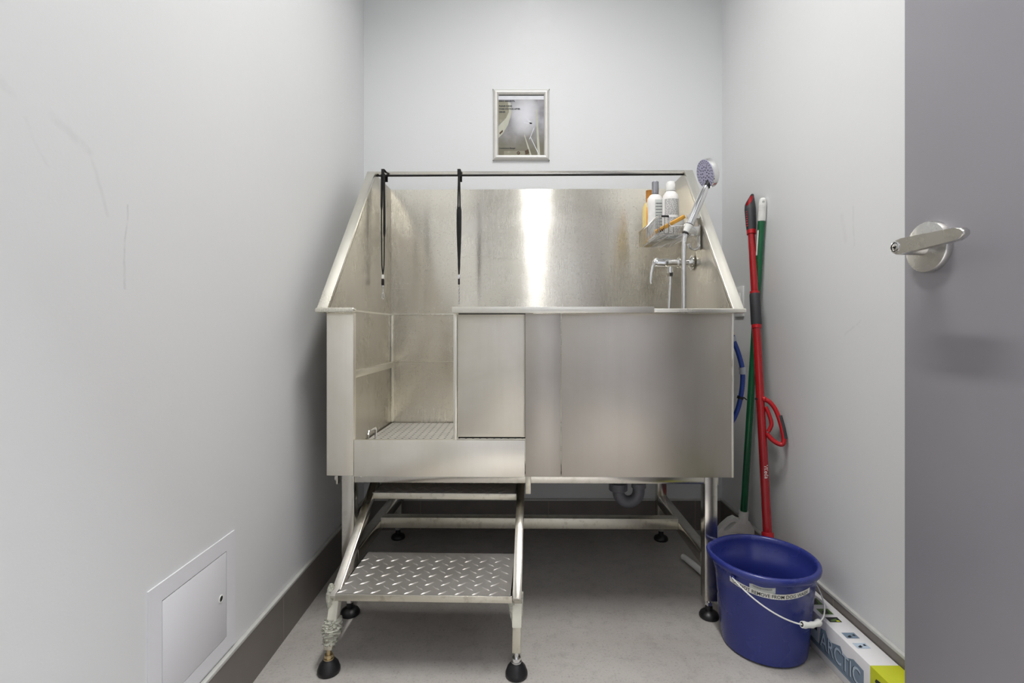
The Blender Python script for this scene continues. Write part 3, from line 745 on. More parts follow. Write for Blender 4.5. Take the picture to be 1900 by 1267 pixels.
# the near rim dips in a shallow notch
b.tube([(bx0, by0, bz1), (bx0+0.034, by0, bz1), (bx0+0.038, by0, bz1-0.004), (bx0+0.038, by0, bz1-0.028), (bx0+0.044, by0, bz1-0.034), (bx1-0.03, by0, bz1-0.034), (bx1-0.024, by0, bz1-0.028), (bx1-0.022, by0, bz1-0.003), (bx1, by0, bz1)], 0.0016, 8)
part('rim', b, M['chrome'], bk)
b = B(); b.box(bx0+0.010, bx0+0.036, by0-0.003, by0+0.003, bz1-0.003, bz1+0.003, 0.001); part('rim_clip', b, M['black_s'], bk)
b = B(); r = 0.0013
for i in range(22):
    y = by0+0.003+(by1-by0-0.006)*i/21
    b.tube([(bx0, y, bz1-0.002), (bx0, y, bz0+0.004), (bx0+0.004, y, bz0), (bx1-0.004, y, bz0), (bx1, y, bz0+0.004), (bx1, y, bz1-0.002)], r, 6)
for z in (bz0-0.001,):
    for x in (bx0+0.012, bx0+0.045, bx0+0.09, bx1-0.012): b.tube([(x, by0, z), (x, by1, z)], 0.0018, 6)
for i in range(9):
    x = bx0+0.004+(bx1-bx0-0.008)*i/8
    zt = bz1-0.002 if (x < bx0+0.036 or x > bx1-0.022) else bz1-0.034
    b.tube([(x, by0, zt), (x, by0, bz0)], r, 6); b.tube([(x, by1, bz1-0.002), (x, by1, bz0)], r, 6)
part('wires', b, M['chrome'], bk)
for q in ((XW-0.006, XW, 1.75, 1.77), (XW-0.045, XW, 1.706, 1.712), (XW-0.006, XW, 1.94, 1.96)):
    b = B(); b.box(*q, 1.262, 1.275, 0.001); part('mounting_bracket', b, M['satin'], bk)

BZ = bz0+0.0016
def rprof(w, h):   # helper to scale oval bottle profile
    return None
t = thing('shampoo_bottle', 'yellow and orange shampoo bottle with an orange cap, furthest back in the basket', 'bottle', (0.5005, 1.955, BZ), 0, 'bottles in the wire basket')
b = B(); b.lathe([(0.021, 0), (0.024, 0.004), (0.0245, 0.13), (0.023, 0.150), (0.016, 0.165), (0.010, 0.170)], t.location, seg=32, sx=1.05, sy=0.75); part('body', b, M['b_yel'], t)
b = B(); b.box(0.486, 0.518, 1.936-0.0015, 1.938, BZ+0.03, BZ+0.145, 0.0006); b.sphere((0.499, 1.936, BZ+0.118), 0.010, 12, (1, 0.2, 1)); part('label', b, M['b_yel2'], t)
b = B(); b.lathe([(0.0125, 0.168), (0.0125, 0.214), (0.011, 0.216)], t.location, seg=24); part('cap', b, M['b_orange'], t)
t = thing('conditioner_bottle', 'curvy white bottle with a silver cap, middle one of the basket', 'bottle', (0.505, 1.880, BZ), 0, 'bottles in the wire basket')
b = B()
prof = [(0.026, 0), (0.030, 0.004), (0.031, 0.05), (0.0285, 0.09), (0.029, 0.12), (0.0315, 0.145), (0.0295, 0.163), (0.020, 0.176), (0.011, 0.181)]
b.lathe(prof, t.location, seg=36, sx=1.0, sy=0.66); part('body', b, M['b_white'], t)
b = B(); b.box(0.499, 0.529, 1.856, 1.8585, BZ+0.015, BZ+0.155, 0.0006); lb_ = part('label', b, M['b_grey'], t)
b = B()
for k in range(11): b.box(0.501, 0.5275, 1.8552, 1.856, BZ+0.024+k*0.0115, BZ+0.0265+k*0.0115)
part('small_print', b, M['p_grey'], t, up=lb_)
b = B(); b.lathe([(0.0130, 0.181), (0.0130, 0.226), (0.0125, 0.2275)], t.location, seg=24); part('cap', b, M['b_silver'], t)
t = thing('spray_bottle', 'white bottle with fine grey print and white cap, nearest in the basket', 'bottle', (0.549, 1.830, BZ), 0, 'bottles in the wire basket')
b = B(); b.lathe([(0.027, 0), (0.0305, 0.004), (0.0305, 0.145), (0.027, 0.163), (0.019, 0.174), (0.015, 0.178)], t.location, seg=36, sx=1.0, sy=0.85); part('body', b, M['b_white'], t)
def lab(z0, z1, a0, a1, rr_=0.0308, n=14, c=t.location):
    bb = B(); ri = []
    for i in range(n+1):
        a = math.radians(a0+(a1-a0)*i/n); ri.append((c.x+rr_*math.cos(a), c.y+rr_*0.85*math.sin(a)))
    for i in range(n):
        q = [bb.bm.verts.new((ri[i][0], ri[i][1], z0)), bb.bm.verts.new((ri[i+1][0], ri[i+1][1], z0)), bb.bm.verts.new((ri[i+1][0], ri[i+1][1], z1)), bb.bm.verts.new((ri[i][0], ri[i][1], z1))]
        bb._f(q)
    return bb
b = B(); rr = random.Random(11)
for k in range(32):
    z = BZ+0.018+k*0.0040
    if 14 < k < 17: continue
    a = 212
    while a < 318:
        a2 = a+rr.uniform(8, 26); b.merge(lab(z, z+0.0020, a, min(a2, 320), n=4)); a = a2+3
part('small_print', b, M['b_text'], t)
b = lab(BZ+0.004, BZ+0.016, 240, 300); part('cyan_band', b, M['b_cyan'], t)
b = B(); b.lathe([(0.0165, 0.177), (0.0175, 0.180), (0.0170, 0.205), (0.013, 0.2125), (0, 0.2135)], t.location, seg=28, cap=False); part('cap', b, M['white'], t)
t = thing('grooming_brush', 'flat yellow-handled grooming comb lying tilted across the front of the basket', 'brush', (0.53, 1.76, 1.245))
c = Vector((0.519, 1.7350, 1.2490)); ax = Vector((0.82, -0.02, 0.44)).normalized(); az = Vector((-0.40, -0.35, 0.85)); az = (az-ax*az.dot(ax)).normalized(); ay = az.cross(ax)
b = B(); b.obox(c, ax, ay, az, 0.058, 0.0045, 0.0065, 0.002); part('wooden_back', b, M['wood'], t)
b = B(); b.obox(c-az*0.014, ax, ay, az, 0.050, 0.0035, 0.009, 0.002); part('blade', b, M['white'], t)
b = B()
for k in range(4): b.obox(c-ax*(0.050-k*0.007)-az*0.004-ay*0.0045, ax, ay, az, 0.0017, 0.0012, 0.004)
part('dark_mark', b, M['p_dark'], t)

# ------------------------------------------------------------------ poster frame
pfm = thing('poster_frame', 'small silver snap frame with a notice, on the back wall above the tub', 'picture frame', (-0.0095, YB, 1.77))
fx0, fx1, fz0, fz1 = -0.1325, 0.1135, 1.617, 1.927
b = B(); wd = 0.0235
def rail(p, q, inn, outn):
    # p,q = ends on outer edge; mitred rounded section
    p = Vector(p); q = Vector(q); t_ = (q-p).normalized(); inn = Vector(inn)
    sec = [(0, 0), (0, 0.006), (0.003, 0.011), (0.008, 0.0145), (0.013, 0.0150), (0.018, 0.0135), (0.022, 0.009), (wd, 0.004), (wd, 0)]
    A = [b.bm.verts.new(p+inn*u+t_*u+Vector((0, -v, 0))) for u, v in sec]; C = [b.bm.verts.new(q+inn*u-t_*u+Vector((0, -v, 0))) for u, v in sec]
    n = len(sec)
    for i in range(n): b._f([A[i], A[(i+1) % n], C[(i+1) % n], C[i]])
    b._f(A[::-1]); b._f(C)
rail((fx0, YB, fz0), (fx1, YB, fz0), (0, 0, 1), 0); part('frame_rail', b, M['alu'], pfm)
b = B(); rail((fx0, YB, fz1), (fx1, YB, fz1), (0, 0, -1), 0); part('frame_rail', b, M['alu'], pfm)
b = B(); rail((fx0, YB, fz0), (fx0, YB, fz1), (1, 0, 0), 0); part('frame_rail', b, M['alu'], pfm)
b = B(); rail((fx1, YB, fz0), (fx1, YB, fz1), (-1, 0, 0), 0); part('frame_rail', b, M['alu'], pfm)
for x in (fx0, fx1):
    for z in (fz0, fz1):
        b = B(); b.box(x-0.0012, x+0.0012, YB-0.009, YB, z-0.0012, z+0.0012); part('corner_clip', b, M['gap'], pfm)
ix0, ix1, iz0, iz1 = fx0+wd, fx1-wd, fz0+wd, fz1-wd
b = B(); b.box(ix0, ix1, YB-0.0040, YB, iz0, iz1)
pr_ = obj('notice_print', b, M['poster'], pfm, pfm.location)
YP = YB-0.0042
def U(u, v): return (ix0+(ix1-ix0)*u, iz1-(iz1-iz0)*v)      # fractions, from the top-left corner
def poly(pts, m, name, dy=0.0):
    bb = B(); bb.prism([U(*p) for p in pts], lambda u, v, d: (u, YP-dy-d, v), 0, 0.0001)
    part(name, bb, M[m], pfm, up=pr_)
poly([(0, 0), (1, 0), (1, 0.075), (0, 0.075)], 'p_paper', 'white_band')
poly([(0.02, 0.0), (1, 0), (1, 0.012), (0.0, 0.012)], 'p_dark', 'dark_top_edge', 0.0002)
poly([(0, 0.09), (0.2, 0.09), (0.24, 0.26), (0.20, 0.36), (0.0, 0.50)], 'p_olive', 'printed_shape')
poly([(0.21, 0.12), (0.27, 0.13), (0.29, 0.30), (0.21, 0.50), (0.10, 0.64), (0.0, 0.715), (0.0, 0.52), (0.17, 0.38), (0.23, 0.28)], 'p_cream', 'printed_shape', 0.0002)
poly([(0.09, 0.58), (0.10, 0.61), (0.03, 0.66), (0.02, 0.63)], 'p_brown', 'printed_shape', 0.0004)
poly([(0.82, 0.24), (0.85, 0.24), (0.92, 1.0), (0.86, 1.0)], 'p_cream', 'printed_shape')
poly([(0.56, 0.66), (0.58, 0.66), (0.73, 1.0), (0.69, 1.0)], 'p_cream', 'printed_shape')
poly([(0.70, 0.70), (0.715, 0.70), (0.90, 0.99), (0.88, 0.99)], 'p_paper', 'printed_shape', 0.0002)
poly([(0.78, 0.54), (0.79, 0.55), (0.69, 0.74), (0.68, 0.73)], 'p_paper', 'printed_shape')
poly([(0.57, 0.36), (0.60, 0.35), (0.74, 0.47), (0.72, 0.50)], 'p_paper', 'printed_shape')
poly([(0.56, 0.45), (0.74, 0.46), (0.74, 0.485), (0.56, 0.47)], 'p_paper', 'printed_shape')
poly([(0.58, 0.93), (0.66, 0.90), (0.68, 0.97), (0.60, 0.99)], 'p_brown', 'printed_shape')
poly([(0.12, 0.93), (0.58, 0.93), (0.58, 1.0), (0.12, 1.0)], 'p_olive', 'printed_shape')
poly([(0.44+0.035*math.cos(a), 0.965+0.028*math.sin(a)) for a in [2*PI*i/16 for i in range(16)]], 'p_brown', 'logo_disc', 0.0003)
b = B(); o_ = U(0.44, 0.965); b.tube([(o_[0]+0.003*math.cos(a), YP-0.0008, o_[1]+0.003*math.sin(a)) for a in [5.4*i/12 for i in range(13)]], 0.0004, 6)
part('logo_mark', b, M['p_cream'], pfm, up=pr_)
b = B()
for s_, v_ in (('DEAR RESIDENTS,', 0.112), ('PLEASE CLEAN', 0.195), ('WASH STATION AFTER', 0.243), ('USAGE', 0.292)):
    o_ = U(0.012, v_); text_b(s_, 0.0088, lambda u, v, o_=o_: (o_[0]+u, YP-0.0008, o_[1]+v), b=b, bold=0.0004)
o_ = U(0.02, 0.895); text_b('Condominium Manager', 0.0082, lambda u, v: (o_[0]+u, YP-0.0008, o_[1]+v), b=b, bold=0.0002, sx=0.9)
part('lettering', b, M['p_dark'], pfm, up=pr_)

# ------------------------------------------------------------------ outlet plate, right wall
ot = thing('wall_outlet', 'white double socket on the right wall behind the mops', 'outlet', (XR, 1.978, 0.98))
b = B(); b.box(XR-0.006, XR, 1.938, 2.018, 0.928, 1.048, 0.002); part('cover_plate', b, M['whiteg'], ot)
b = B(); b.box(XR-0.0085, XR-0.005, 1.960, 1.996, 0.953, 1.023, 0.0008); fc = part('socket_face', b, M['white'], ot)
b = B()
for zc_ in (1.006, 0.970):
    b.box(XR-0.0090, XR-0.0084, 1.970, 1.972, zc_-0.004, zc_+0.004); b.box(XR-0.0090, XR-0.0084, 1.984, 1.986, zc_-0.004, zc_+0.004)
b.box(XR-0.0105, XR-0.0084, 1.972, 1.986, 0.9855, 0.9905, 0.0006); b.box(XR-0.0100, XR-0.0084, 1.964, 1.990, 0.9535, 0.9565)
part('slot', b, M['gap'], ot, up=fc)

# ------------------------------------------------------------------ access hatch, left wall
ah = thing('access_hatch', 'white square access hatch with a small lock, low on the left wall', 'access panel', (xl(1.0), 1.0, 0.27))
def LW(y, z, d): return Vector((xl(y), y, z))+nl*d
def lbox(y0, y1, z0, z1, d0, d1, bev=0.0):
    bb = B(); c = LW((y0+y1)/2, (z0+z1)/2, (d0+d1)/2); bb.obox(c, tl, nl, (0, 0, 1), (y1-y0)/2, (d1-d0)/2, (z1-z0)/2, bev); return bb
Y0, Y1, Z0, Z1 = 0.878, 1.152, 0.142, 0.406
b = B()
for q in ((Y0, Y0+0.034, Z0, Z1), (Y1-0.034, Y1, Z0, Z1), (Y0+0.034, Y1-0.034, Z0, Z0+0.034), (Y0+0.034, Y1-0.034, Z1-0.034, Z1)):
    b.merge(lbox(*q, 0, 0.0028))
part('flange', b, M['hatch'], ah)
part('shadow_gap', lbox(Y0+0.034, Y1-0.034, Z0+0.034, Z1-0.034, 0, 0.0006), M['gap'], ah)
hd_ = part('hatch_door', lbox(Y0+0.0355, Y1-0.0355, Z0+0.0355, Z1-0.0360, 0.0006, 0.0030, 0.0006), M['hatch'], ah)
b = B(); b.lathe([(0.0085, 0.0), (0.0085, 0.0012), (0.0062, 0.0014), (0.0060, -0.001)], LW(1.096, 0.275, 0.003), nl, 24, cap=False); part('lock_ring', b, M['white'], ah, up=hd_)
b = B(); b.lathe([(0.0064, 0.0), (0.0064, 0.0006)], LW(1.096, 0.275, 0.003), nl, 24); part('lock_hole', b, M['gap'], ah, up=hd_)

# ------------------------------------------------------------------ water hose at the right of the tub
wh = thing('water_hose', 'blue water supply hose looping out from the right side of the tub', 'hose', (0.70, 1.62, 0.85))
hp = [(0.6885, 1.62, 0.862), (0.694, 1.62, 0.840), (0.712, 1.62, 0.79), (0.7235, 1.62, 0.735), (0.7215, 1.625, 0.665), (0.705, 1.63, 0.595), (0.672, 1.64, 0.535), (0.63, 1.65, 0.50)]
def cr(path, n=8):
    pts = [Vector(p) for p in path]; o = []
    for i in range(len(pts)-1):
        p0 = pts[max(i-1, 0)]; p1 = pts[i]; p2 = pts[i+1]; p3 = pts[min(i+2, len(pts)-1)]
        for k in range(n):
            t_ = k/n; o.append(0.5*((2*p1)+(-p0+p2)*t_+(2*p0-5*p1+4*p2-p3)*t_*t_+(-p0+3*p1-3*p2+p3)*t_**3))
    o.append(pts[-1]); return o
b = B(); b.tube(cr(hp), 0.0078, 16); part('hose', b, M['hose'], wh)
b = B(); b.tube([(0.618, 1.62, 0.885), (0.684, 1.62, 0.885), (0.687, 1.62, 0.868)], 0.0065, 12); b.tube([(0.686, 1.62, 0.876), (0.689, 1.62, 0.857)], 0.0085, 8); part('brass_elbow', b, M['brass'], wh)
b = B(); b.tube([(0.6900, 1.62, 0.853), (0.6945, 1.62, 0.838)], 0.0105, 20); part('clamp', b, M['clamp'], wh)
b = B(); b.tube([(0.7215, 1.62, 0.752), (0.7232, 1.62, 0.743)], 0.0108, 20); b.tube([(0.7235, 1.62, 0.739), (0.7236, 1.62, 0.729)], 0.0108, 20); b.tube([(0.7225, 1.62, 0.745), (0.7234, 1.62, 0.736)], 0.0098, 20)
part('clamp', b, M['clamp'], wh)
b = B(); b.tube([(0.7195, 1.625, 0.655), (0.7175, 1.626, 0.647)], 0.0105, 18); b.tube([(0.728, 1.622, 0.652), (0.738, 1.622, 0.644)], 0.002, 8); part('zip_tie', b, M['black_s'], wh)

# ------------------------------------------------------------------ green-handled broom
bo = thing('broom', 'green-handled broom with white head and white hanging cap, leaning in the right corner', 'broom', (0.825, 1.84, 0))
g0 = Vector((0.828, 1.848, 0.165)); g1 = Vector((0.8590, 1.7600, 1.348)); gd = (g1-g0).normalized(); GL = (g1-g0).length
b = B(); b.tube([g0+gd*0.0, g0+gd*(GL-0.078)], 0.0120, 24); pole = part('pole', b, M['green'], bo)
b = B(); b.tube([g0+gd*(GL-0.082), g0+gd*(GL-0.078), g0+gd*(GL-0.02), g0+gd*(GL-0.006), g1], [0.0128, 0.0135, 0.0130, 0.0115, 0.006], 24)
for k in range(9): b.tube([g0+gd*(GL-0.072+k*0.0055), g0+gd*(GL-0.070+k*0.0055)], 0.0139, 20)
cap = part('hanging_cap', b, M['white'], bo, label='white ribbed end cap')
b = B(); b.tube([g1-gd*0.016+Vector((-0.003, -0.0128, 0)), g1-gd*0.016+Vector((-0.003, -0.0105, 0))], 0.0042, 14); part('hanging_hole', b, M['b_grey'], bo, up=cap)
sdv = Vector((-0.62, -0.78, 0)); sdv = (sdv-gd*sdv.dot(gd)).normalized(); sd2 = gd.cross(sdv)
b = B(); n = 6
for i in range(n):
    a0 = math.radians(-38+76*i/n*0.6-30); a1 = math.radians(-38+76*(i+1)/n*0.6-30)
    q = []
    for a, l in ((a0, GL-0.205), (a1, GL-0.205), (a1, GL-0.115), (a0, GL-0.115)):
        q.append(b.bm.verts.new(g0+gd*l+(sdv*math.cos(a)+sd2*math.sin(a))*0.01225))
    b._f(q)
part('sticker', b, M['label'], bo, up=pole, label='white paper sticker on the green pole')
# head: socket, flared shoulders with a loop hole, bristle fan; works in a local plane
hx = Vector((1, -0.10, 0)).normalized()
b = B(); b.tube([g0+gd*0.030, g0+gd*0.026, g0-gd*0.014], [0.0165, 0.0170, 0.0165], 24)
G = g0-gd*0.012
out = [(-0.020, 0.012), (-0.034, 0.020), (-0.052, 0.012), (-0.080, -0.014), (-0.098, -0.040), (-0.098, -0.055), (0.052, -0.055), (0.050, -0.038), (0.030, -0.016), (0.018, 0.006)]
hole = [(-0.072, -0.022), (-0.050, -0.004), (-0.036, -0.002), (-0.044, -0.018), (-0.058, -0.028)]
def HP(u, v, d): return G+hx*u+Vector((0, d, v))
# ring of faces around the hole: split the outline into quads by hand
def slab(pts):
    b.prism(pts, HP, -0.013, 0.013)
slab([(-0.034, 0.020), (-0.020, 0.012), (-0.028, 0.0), (-0.040, 0.006)])
slab([(-0.052, 0.012), (-0.034, 0.020), (-0.036, 0.004), (-0.052, -0.002)])
slab([(-0.080, -0.014), (-0.052, 0.012), (-0.050, -0.001), (-0.074, -0.024)])
slab([(-0.098, -0.040), (-0.080, -0.014), (-0.074, -0.022), (-0.074, -0.036)])
slab([(-0.098, -0.055), (-0.098, -0.040), (-0.074, -0.034), (-0.030, -0.036), (0.052, -0.055)])
slab([(-0.074, -0.034), (-0.056, -0.026), (-0.042, -0.012), (-0.030, 0.0), (-0.028, 0.0), (-0.026, -0.040)])
slab([(-0.034, 0.006), (-0.018, 0.012), (0.018, 0.006), (0.030, -0.016), (0.050, -0.038), (0.052, -0.055), (-0.030, -0.050), (-0.030, 0.0)])
part('head', b, M['white'], bo)
b = B(); rr = random.Random(2)
for i in range(44):
    for j in range(3):
        u = -0.094+0.142*i/43; d = -0.009+0.009*j
        p = HP(u, -0.052, d); q = Vector((p.x+(u+0.03)*0.30+rr.uniform(-.002, .002), p.y+d*0.8, 0.001+rr.uniform(0, .003)))
        q.x = min(q.x, 0.856)
        b.tube([p, q], 0.0014, 5)
bs = part('bristles', b, M['brist'], bo); bs['kind'] = 'stuff'

# ------------------------------------------------------------------ red spray mop
rm = thing('spray_mop', 'red flat mop with dark grip and red trigger handle, leaning beside the green broom', 'mop', (0.80, 1.56, 0))
r0 = Vector((0.785, 1.570, 0.150)); r1 = Vector((0.8460, 1.840, 1.400)); rd = (r1-r0).normalized(); RL = (r1-r0).length
def RPt(l, off=(0, 0, 0)): return r0+rd*l+Vector(off)
def at_z(z): return (z-r0.z)/rd.z
b = B(); b.tube([RPt(at_z(0.205)), RPt(at_z(0.900))], 0.0136, 28); pole = part('lower_pole', b, M['red_m'], rm)
b = B(); b.tube([RPt(at_z(0.990)), RPt(at_z(1.232))], 0.0122, 28); part('upper_pole', b, M['red_m'], rm)
b = B(); b.tube([RPt(at_z(0.893)), RPt(at_z(0.898)), RPt(at_z(0.999)), RPt(at_z(1.004))], [0.0165, 0.0175, 0.0175, 0.0165], 28); part('middle_grip', b, M['grip'], rm)
for za, zb in ((0.881, 0.895), (1.001, 1.012), (1.226, 1.243)):
    b = B(); b.tube([RPt(at_z(za)), RPt(at_z(zb))], 0.0160, 28); part('collar', b, M['red'], rm)
# top grip with slanted open ring end
perp = Vector((1, 0, 0)); perp = (perp-rd*perp.dot(rd)).normalized(); pf2 = rd.cross(perp)
b = B(); b.tube([RPt(at_z(1.241)), RPt(at_z(1.262)), RPt(at_z(1.322))], [0.0160, 0.0175, 0.0195], 28)
# flared collar: slanted tube wall
seg = 28; c0 = RPt(at_z(1.322)); ringA = []; ringB = []; ringC = []; ringD = []
for k in range(seg):
    a = 2*PI*k/seg; dv = perp*math.cos(a)+pf2*math.sin(a); hgt = 0.010+0.056*(0.5+0.5*math.cos(a-math.radians(22)))**1.1
    sh_ = perp*(0.004)
    ringA.append(b.bm.verts.new(c0+dv*0.0195)); ringB.append(b.bm.verts.new(c0+dv*(0.0190-0.004*(hgt/0.07))+sh_*0+rd*hgt))
    ringC.append(b.bm.verts.new(c0+dv*(0.0155-0.004*(hgt/0.07))+rd*hgt)); ringD.append(b.bm.verts.new(c0+dv*0.0150))
for k in range(seg):
    j = (k+1) % seg
    b._f([ringA[k], ringA[j], ringB[j], ringB[k]]); b._f([ringB[k], ringB[j], ringC[j], ringC[k]]); b._f([ringC[k], ringC[j], ringD[j], ringD[k]])
tg = part('top_grip', b, M['grip'], rm, angle=50)
b = B(); lo_ = []; hi_ = []
for k in range(seg):
    a = 2*PI*k/seg; dv = perp*math.cos(a)+pf2*math.sin(a); hgt = 0.010+0.056*(0.5+0.5*math.cos(a-math.radians(22)))**1.1
    lo_.append(b.bm.verts.new(c0+dv*0.0146+rd*0.001)); hi_.append(b.bm.verts.new(c0+dv*(0.0148-0.004*(hgt/0.07))+rd*hgt*0.90))
for k in range(seg): b._f([lo_[k], lo_[(k+1) % seg], hi_[(k+1) % seg], hi_[k]])
b._f(lo_[::-1])
part('red_inlay', b, M['red'], rm, up=tg)
b = B()
for k in range(7): b.sphere(RPt(at_z(1.256+k*0.009), -perp*0.0160-Vector((0, 0.006, 0))), 0.0035, 10)
part('grip_studs', b, M['red'], rm, up=tg)
# trigger handle: a D-loop
zt, zb_ = 0.635, 0.455
lt = at_z(0.655)
loop = [(0.000, 0.640), (0.020, 0.632), (0.040, 0.605), (0.054, 0.560), (0.060, 0.520), (0.055, 0.500), (0.040, 0.500), (0.020, 0.512), (0.004, 0.530)]
def TP(u, z): p = RPt(at_z(z)); return p+Vector((u*0.80+0.006, -u*0.40-0.010, 0))
b = B(); b.tube(cr([TP(u, z) for u, z in loop], 6), [0.0075]*0+[0.0075]*(8*6+1), 14)
b.tube(cr([TP(0.006, 0.615), TP(0.016, 0.590), TP(0.022, 0.560), TP(0.010, 0.535)], 6), 0.0065, 12)
b.sphere(TP(0.002, 0.640), 0.010, 14)
tgr = part('trigger_handle', b, M['red'], rm)
b = B(); b.tube([TP(0.0475, 0.590)+Vector((0.003, -0.003, 0)), TP(0.0560, 0.553)+Vector((0.003, -0.003, 0)), TP(0.0610, 0.518)+Vector((0.003, -0.003, 0))], 0.0068, 12); part('grip_pad', b, M['grip'], rm, up=tgr)
b = B(); b.tube([RPt(at_z(0.640), (-0.012, -0.004, 0)), RPt(at_z(0.640), (-0.020, -0.004, 0))], 0.003, 8); part('pin', b, M['black'], rm)
# foot socket and mop plate
b = B(); b.tube([RPt(at_z(0.222)), RPt(at_z(0.220)), RPt(at_z(0.165)), RPt(at_z(0.140)), RPt(at_z(0.118)), RPt(at_z(0.108))], [0.0175, 0.0180, 0.0190, 0.0235, 0.0330, 0.036], 28)
b.box(0.766, 0.792, 1.548, 1.576, 0.03, 0.115, 0.004)
part('socket', b, M['red'], rm)
b = B(); q = RPt(at_z(0.188), (0.0085, -0.0165, 0)); b.obox(q, (1, 0, 0), (0, 1, 0), rd, 0.001, 0.0008, 0.010); b.obox(q+Vector((0.006, 0.001, 0)), (1, 0, 0), (0, 1, 0), rd, 0.001, 0.0008, 0.010); b.obox(q+Vector((0.003, 0.0, -0.010)), (1, 0, 0), (0, 1, 0), rd, 0.004, 0.0008, 0.001)
part('slot_mark', b, M['gap'], rm)
b = B(); b.prism([(0.735, 1.545), (0.842, 1.545), (0.835, 1.75), (0.742, 1.75)], lambda u, v, d: (u, v, d), 0.016, 0.034); part('mop_plate', b, M['red'], rm)
b = B(); b.box(0.730, 0.848, 1.540, 1.758, 0.001, 0.016, 0.005); part('mop_pad', b, M['p_grey'], rm)
def pole_txt(u, v):
    l = at_z(0.430)-u; ang = v/0.0139
    dv = Vector((-0.30, -0.95, 0)).normalized(); side = Vector((0.95, -0.30, 0))
    a = ang-0.10
    return RPt(l)+(dv*math.cos(a)+side*math.sin(a))*0.0147
b = text_b('Vileda', 0.0175, pole_txt, bold=0.0001)
part('lettering', b, M['label'], rm, up=pole)

# ------------------------------------------------------------------ bucket
BC = Vector((0.6715, 1.374, 0)); BH = 0.2465
bu = thing('bucket', 'blue plastic bucket with a label and white wire handle, right of the tub', 'bucket', BC)
def brad(a, f):      # a angle, f 0 bottom .. 1 top
    r = 0.1085+(0.1305-0.1085)*f
    d = (math.degrees(a)-163+180) % 360-180
    r += 0.011*math.exp(-(d/20)**2)*max(0, (f-0.80)/0.20)**1.3
    return r
def bp_(a, f, off=0.0, z=None):
    r = brad(a, f)+off
    return Vector((BC.x+r*math.cos(a), BC.y+r*math.sin(a)*1.02, z if z is not None else f*BH))
NS = 96
b = B()
lev = [(0.0, -0.010, 0.0), (0.0, 0.0, 0.006)]+[(f, 0.0, None) for f in (0.1, 0.25, 0.4, 0.55, 0.7, 0.80)]+[(0.805, 0.0012, None), (0.90, 0.0014, None), (0.93, 0.0015, None)]
rim_ = [(0.93, 0.003), (0.925, 0.008), (0.94, 0.0105), (0.965, 0.0112), (0.985, 0.0100), (1.0, 0.006), (1.0, 0.001), (0.985, -0.0025)]
inn = [(0.95, -0.0030), (0.80, -0.0030), (0.795, -0.0045), (0.6, -0.0045), (0.4, -0.0045), (0.2, -0.0045), (0.03, -0.0045)]
rings = []
for f, o_, z in lev: rings.append([b.bm.verts.new(bp_(2*PI*k/NS, f, o_, z)) for k in range(NS)])
for f, o_ in rim_+inn:
    ring = []
    for k in range(NS):
        a = 2*PI*k/NS; d = (math.degrees(a)-163+180) % 360-180
        p = bp_(a, f, o_); 
        if f > 0.9: p.z += 0.003*math.exp(-(d/22)**2)
        ring.append(b.bm.verts.new(p))
    rings.append(ring)
for i in range(len(rings)-1):
    for k in range(NS): b._f([rings[i][k], rings[i][(k+1) % NS], rings[i+1][(k+1) % NS], rings[i+1][k]])
b._f(rings[0][::-1]); b._f(rings[-1])
part('body', b, M['blue'], bu, angle=50)
hA = math.radians(212)
A_ = Vector((math.cos(hA), math.sin(hA), 0))*0.139; C0 = Vector((BC.x, BC.y, 0.2185))
dB = math.radians(212+90); B_ = Vector((math.cos(dB)*0.148, math.sin(dB)*0.148, -0.088))
def bail(t_): return C0+A_*math.cos(t_)*1.0+B_*math.sin(t_)
b = B(); pts = [C0+A_*0.93]+[bail(PI*i/40) for i in range(41)]+[C0-A_*0.93]; b.tube(pts, 0.0019, 10); hb = part('wire_handle', b, M['white'], bu, label='white wire handle hanging down the front')
gp = [bail(math.radians(67)+math.radians(25)*i/8) for i in range(9)]
b = B(); b.tube(gp, [0.0080, 0.0086, 0.0070, 0.0066, 0.0080, 0.0066, 0.0070, 0.0086, 0.0080], 18); part('hand_grip', b, M['white'], bu, up=hb)
b = B(); b.tube([gp[0]+(gp[0]-gp[1])*0.02, gp[0]], 0.0055, 14); part('grip_bore', b, M['gap'], bu, up=hb)
b = B(); b.lathe([(0.006, 0), (0.006, 0.003), (0.003, 0.005)], C0+A_*0.965, A_, 14); part('handle_lug', b, M['blue'], bu)
b = B(); b.lathe([(0.006, 0), (0.006, 0.003), (0.003, 0.005)], C0-A_*0.965, -A_, 14); part('handle_lug', b, M['blue'], bu)
def strip(a0, a1, z0, z1, sag, off, n=40, cham=0.0):
    bb = B(); lo = []; hi = []
    for i in range(n+1):
        t_ = i/n; a = math.radians(a0+(a1-a0)*t_); s_ = -sag*math.sin(PI*t_)
        top = z1-(cham*max(0, 1-t_*n/5) if cham else 0)
        lo.append(bb.bm.verts.new(bp_(a, (z0+s_)/BH, off, z0+s_))); hi.append(bb.bm.verts.new(bp_(a, (top+s_)/BH, off, top+s_)))
    for i in range(n): bb._f([lo[i], lo[i+1], hi[i+1], hi[i]])
    return bb
b = strip(205, 299, 0.2015, 0.2155, 0.012, 0.0019); l1 = part('label_strip', b, M['label'], bu, label='white strip label with black lettering')
b = strip(229, 256, 0.2050, 0.2205, 0.0045, 0.0016, cham=0.003); l2 = part('name_label', b, M['b_grey'], bu, label='small pale name label above the strip')
def on_b(u, v, a0, z0, sag, a_beg, a_end, off):
    a = a0+math.degrees(u/0.131); t_ = (a-a_beg)/(a_end-a_beg)
    z = z0+v-sag*math.sin(PI*max(0, min(1, t_)))
    return bp_(math.radians(a), z/BH, off, z)
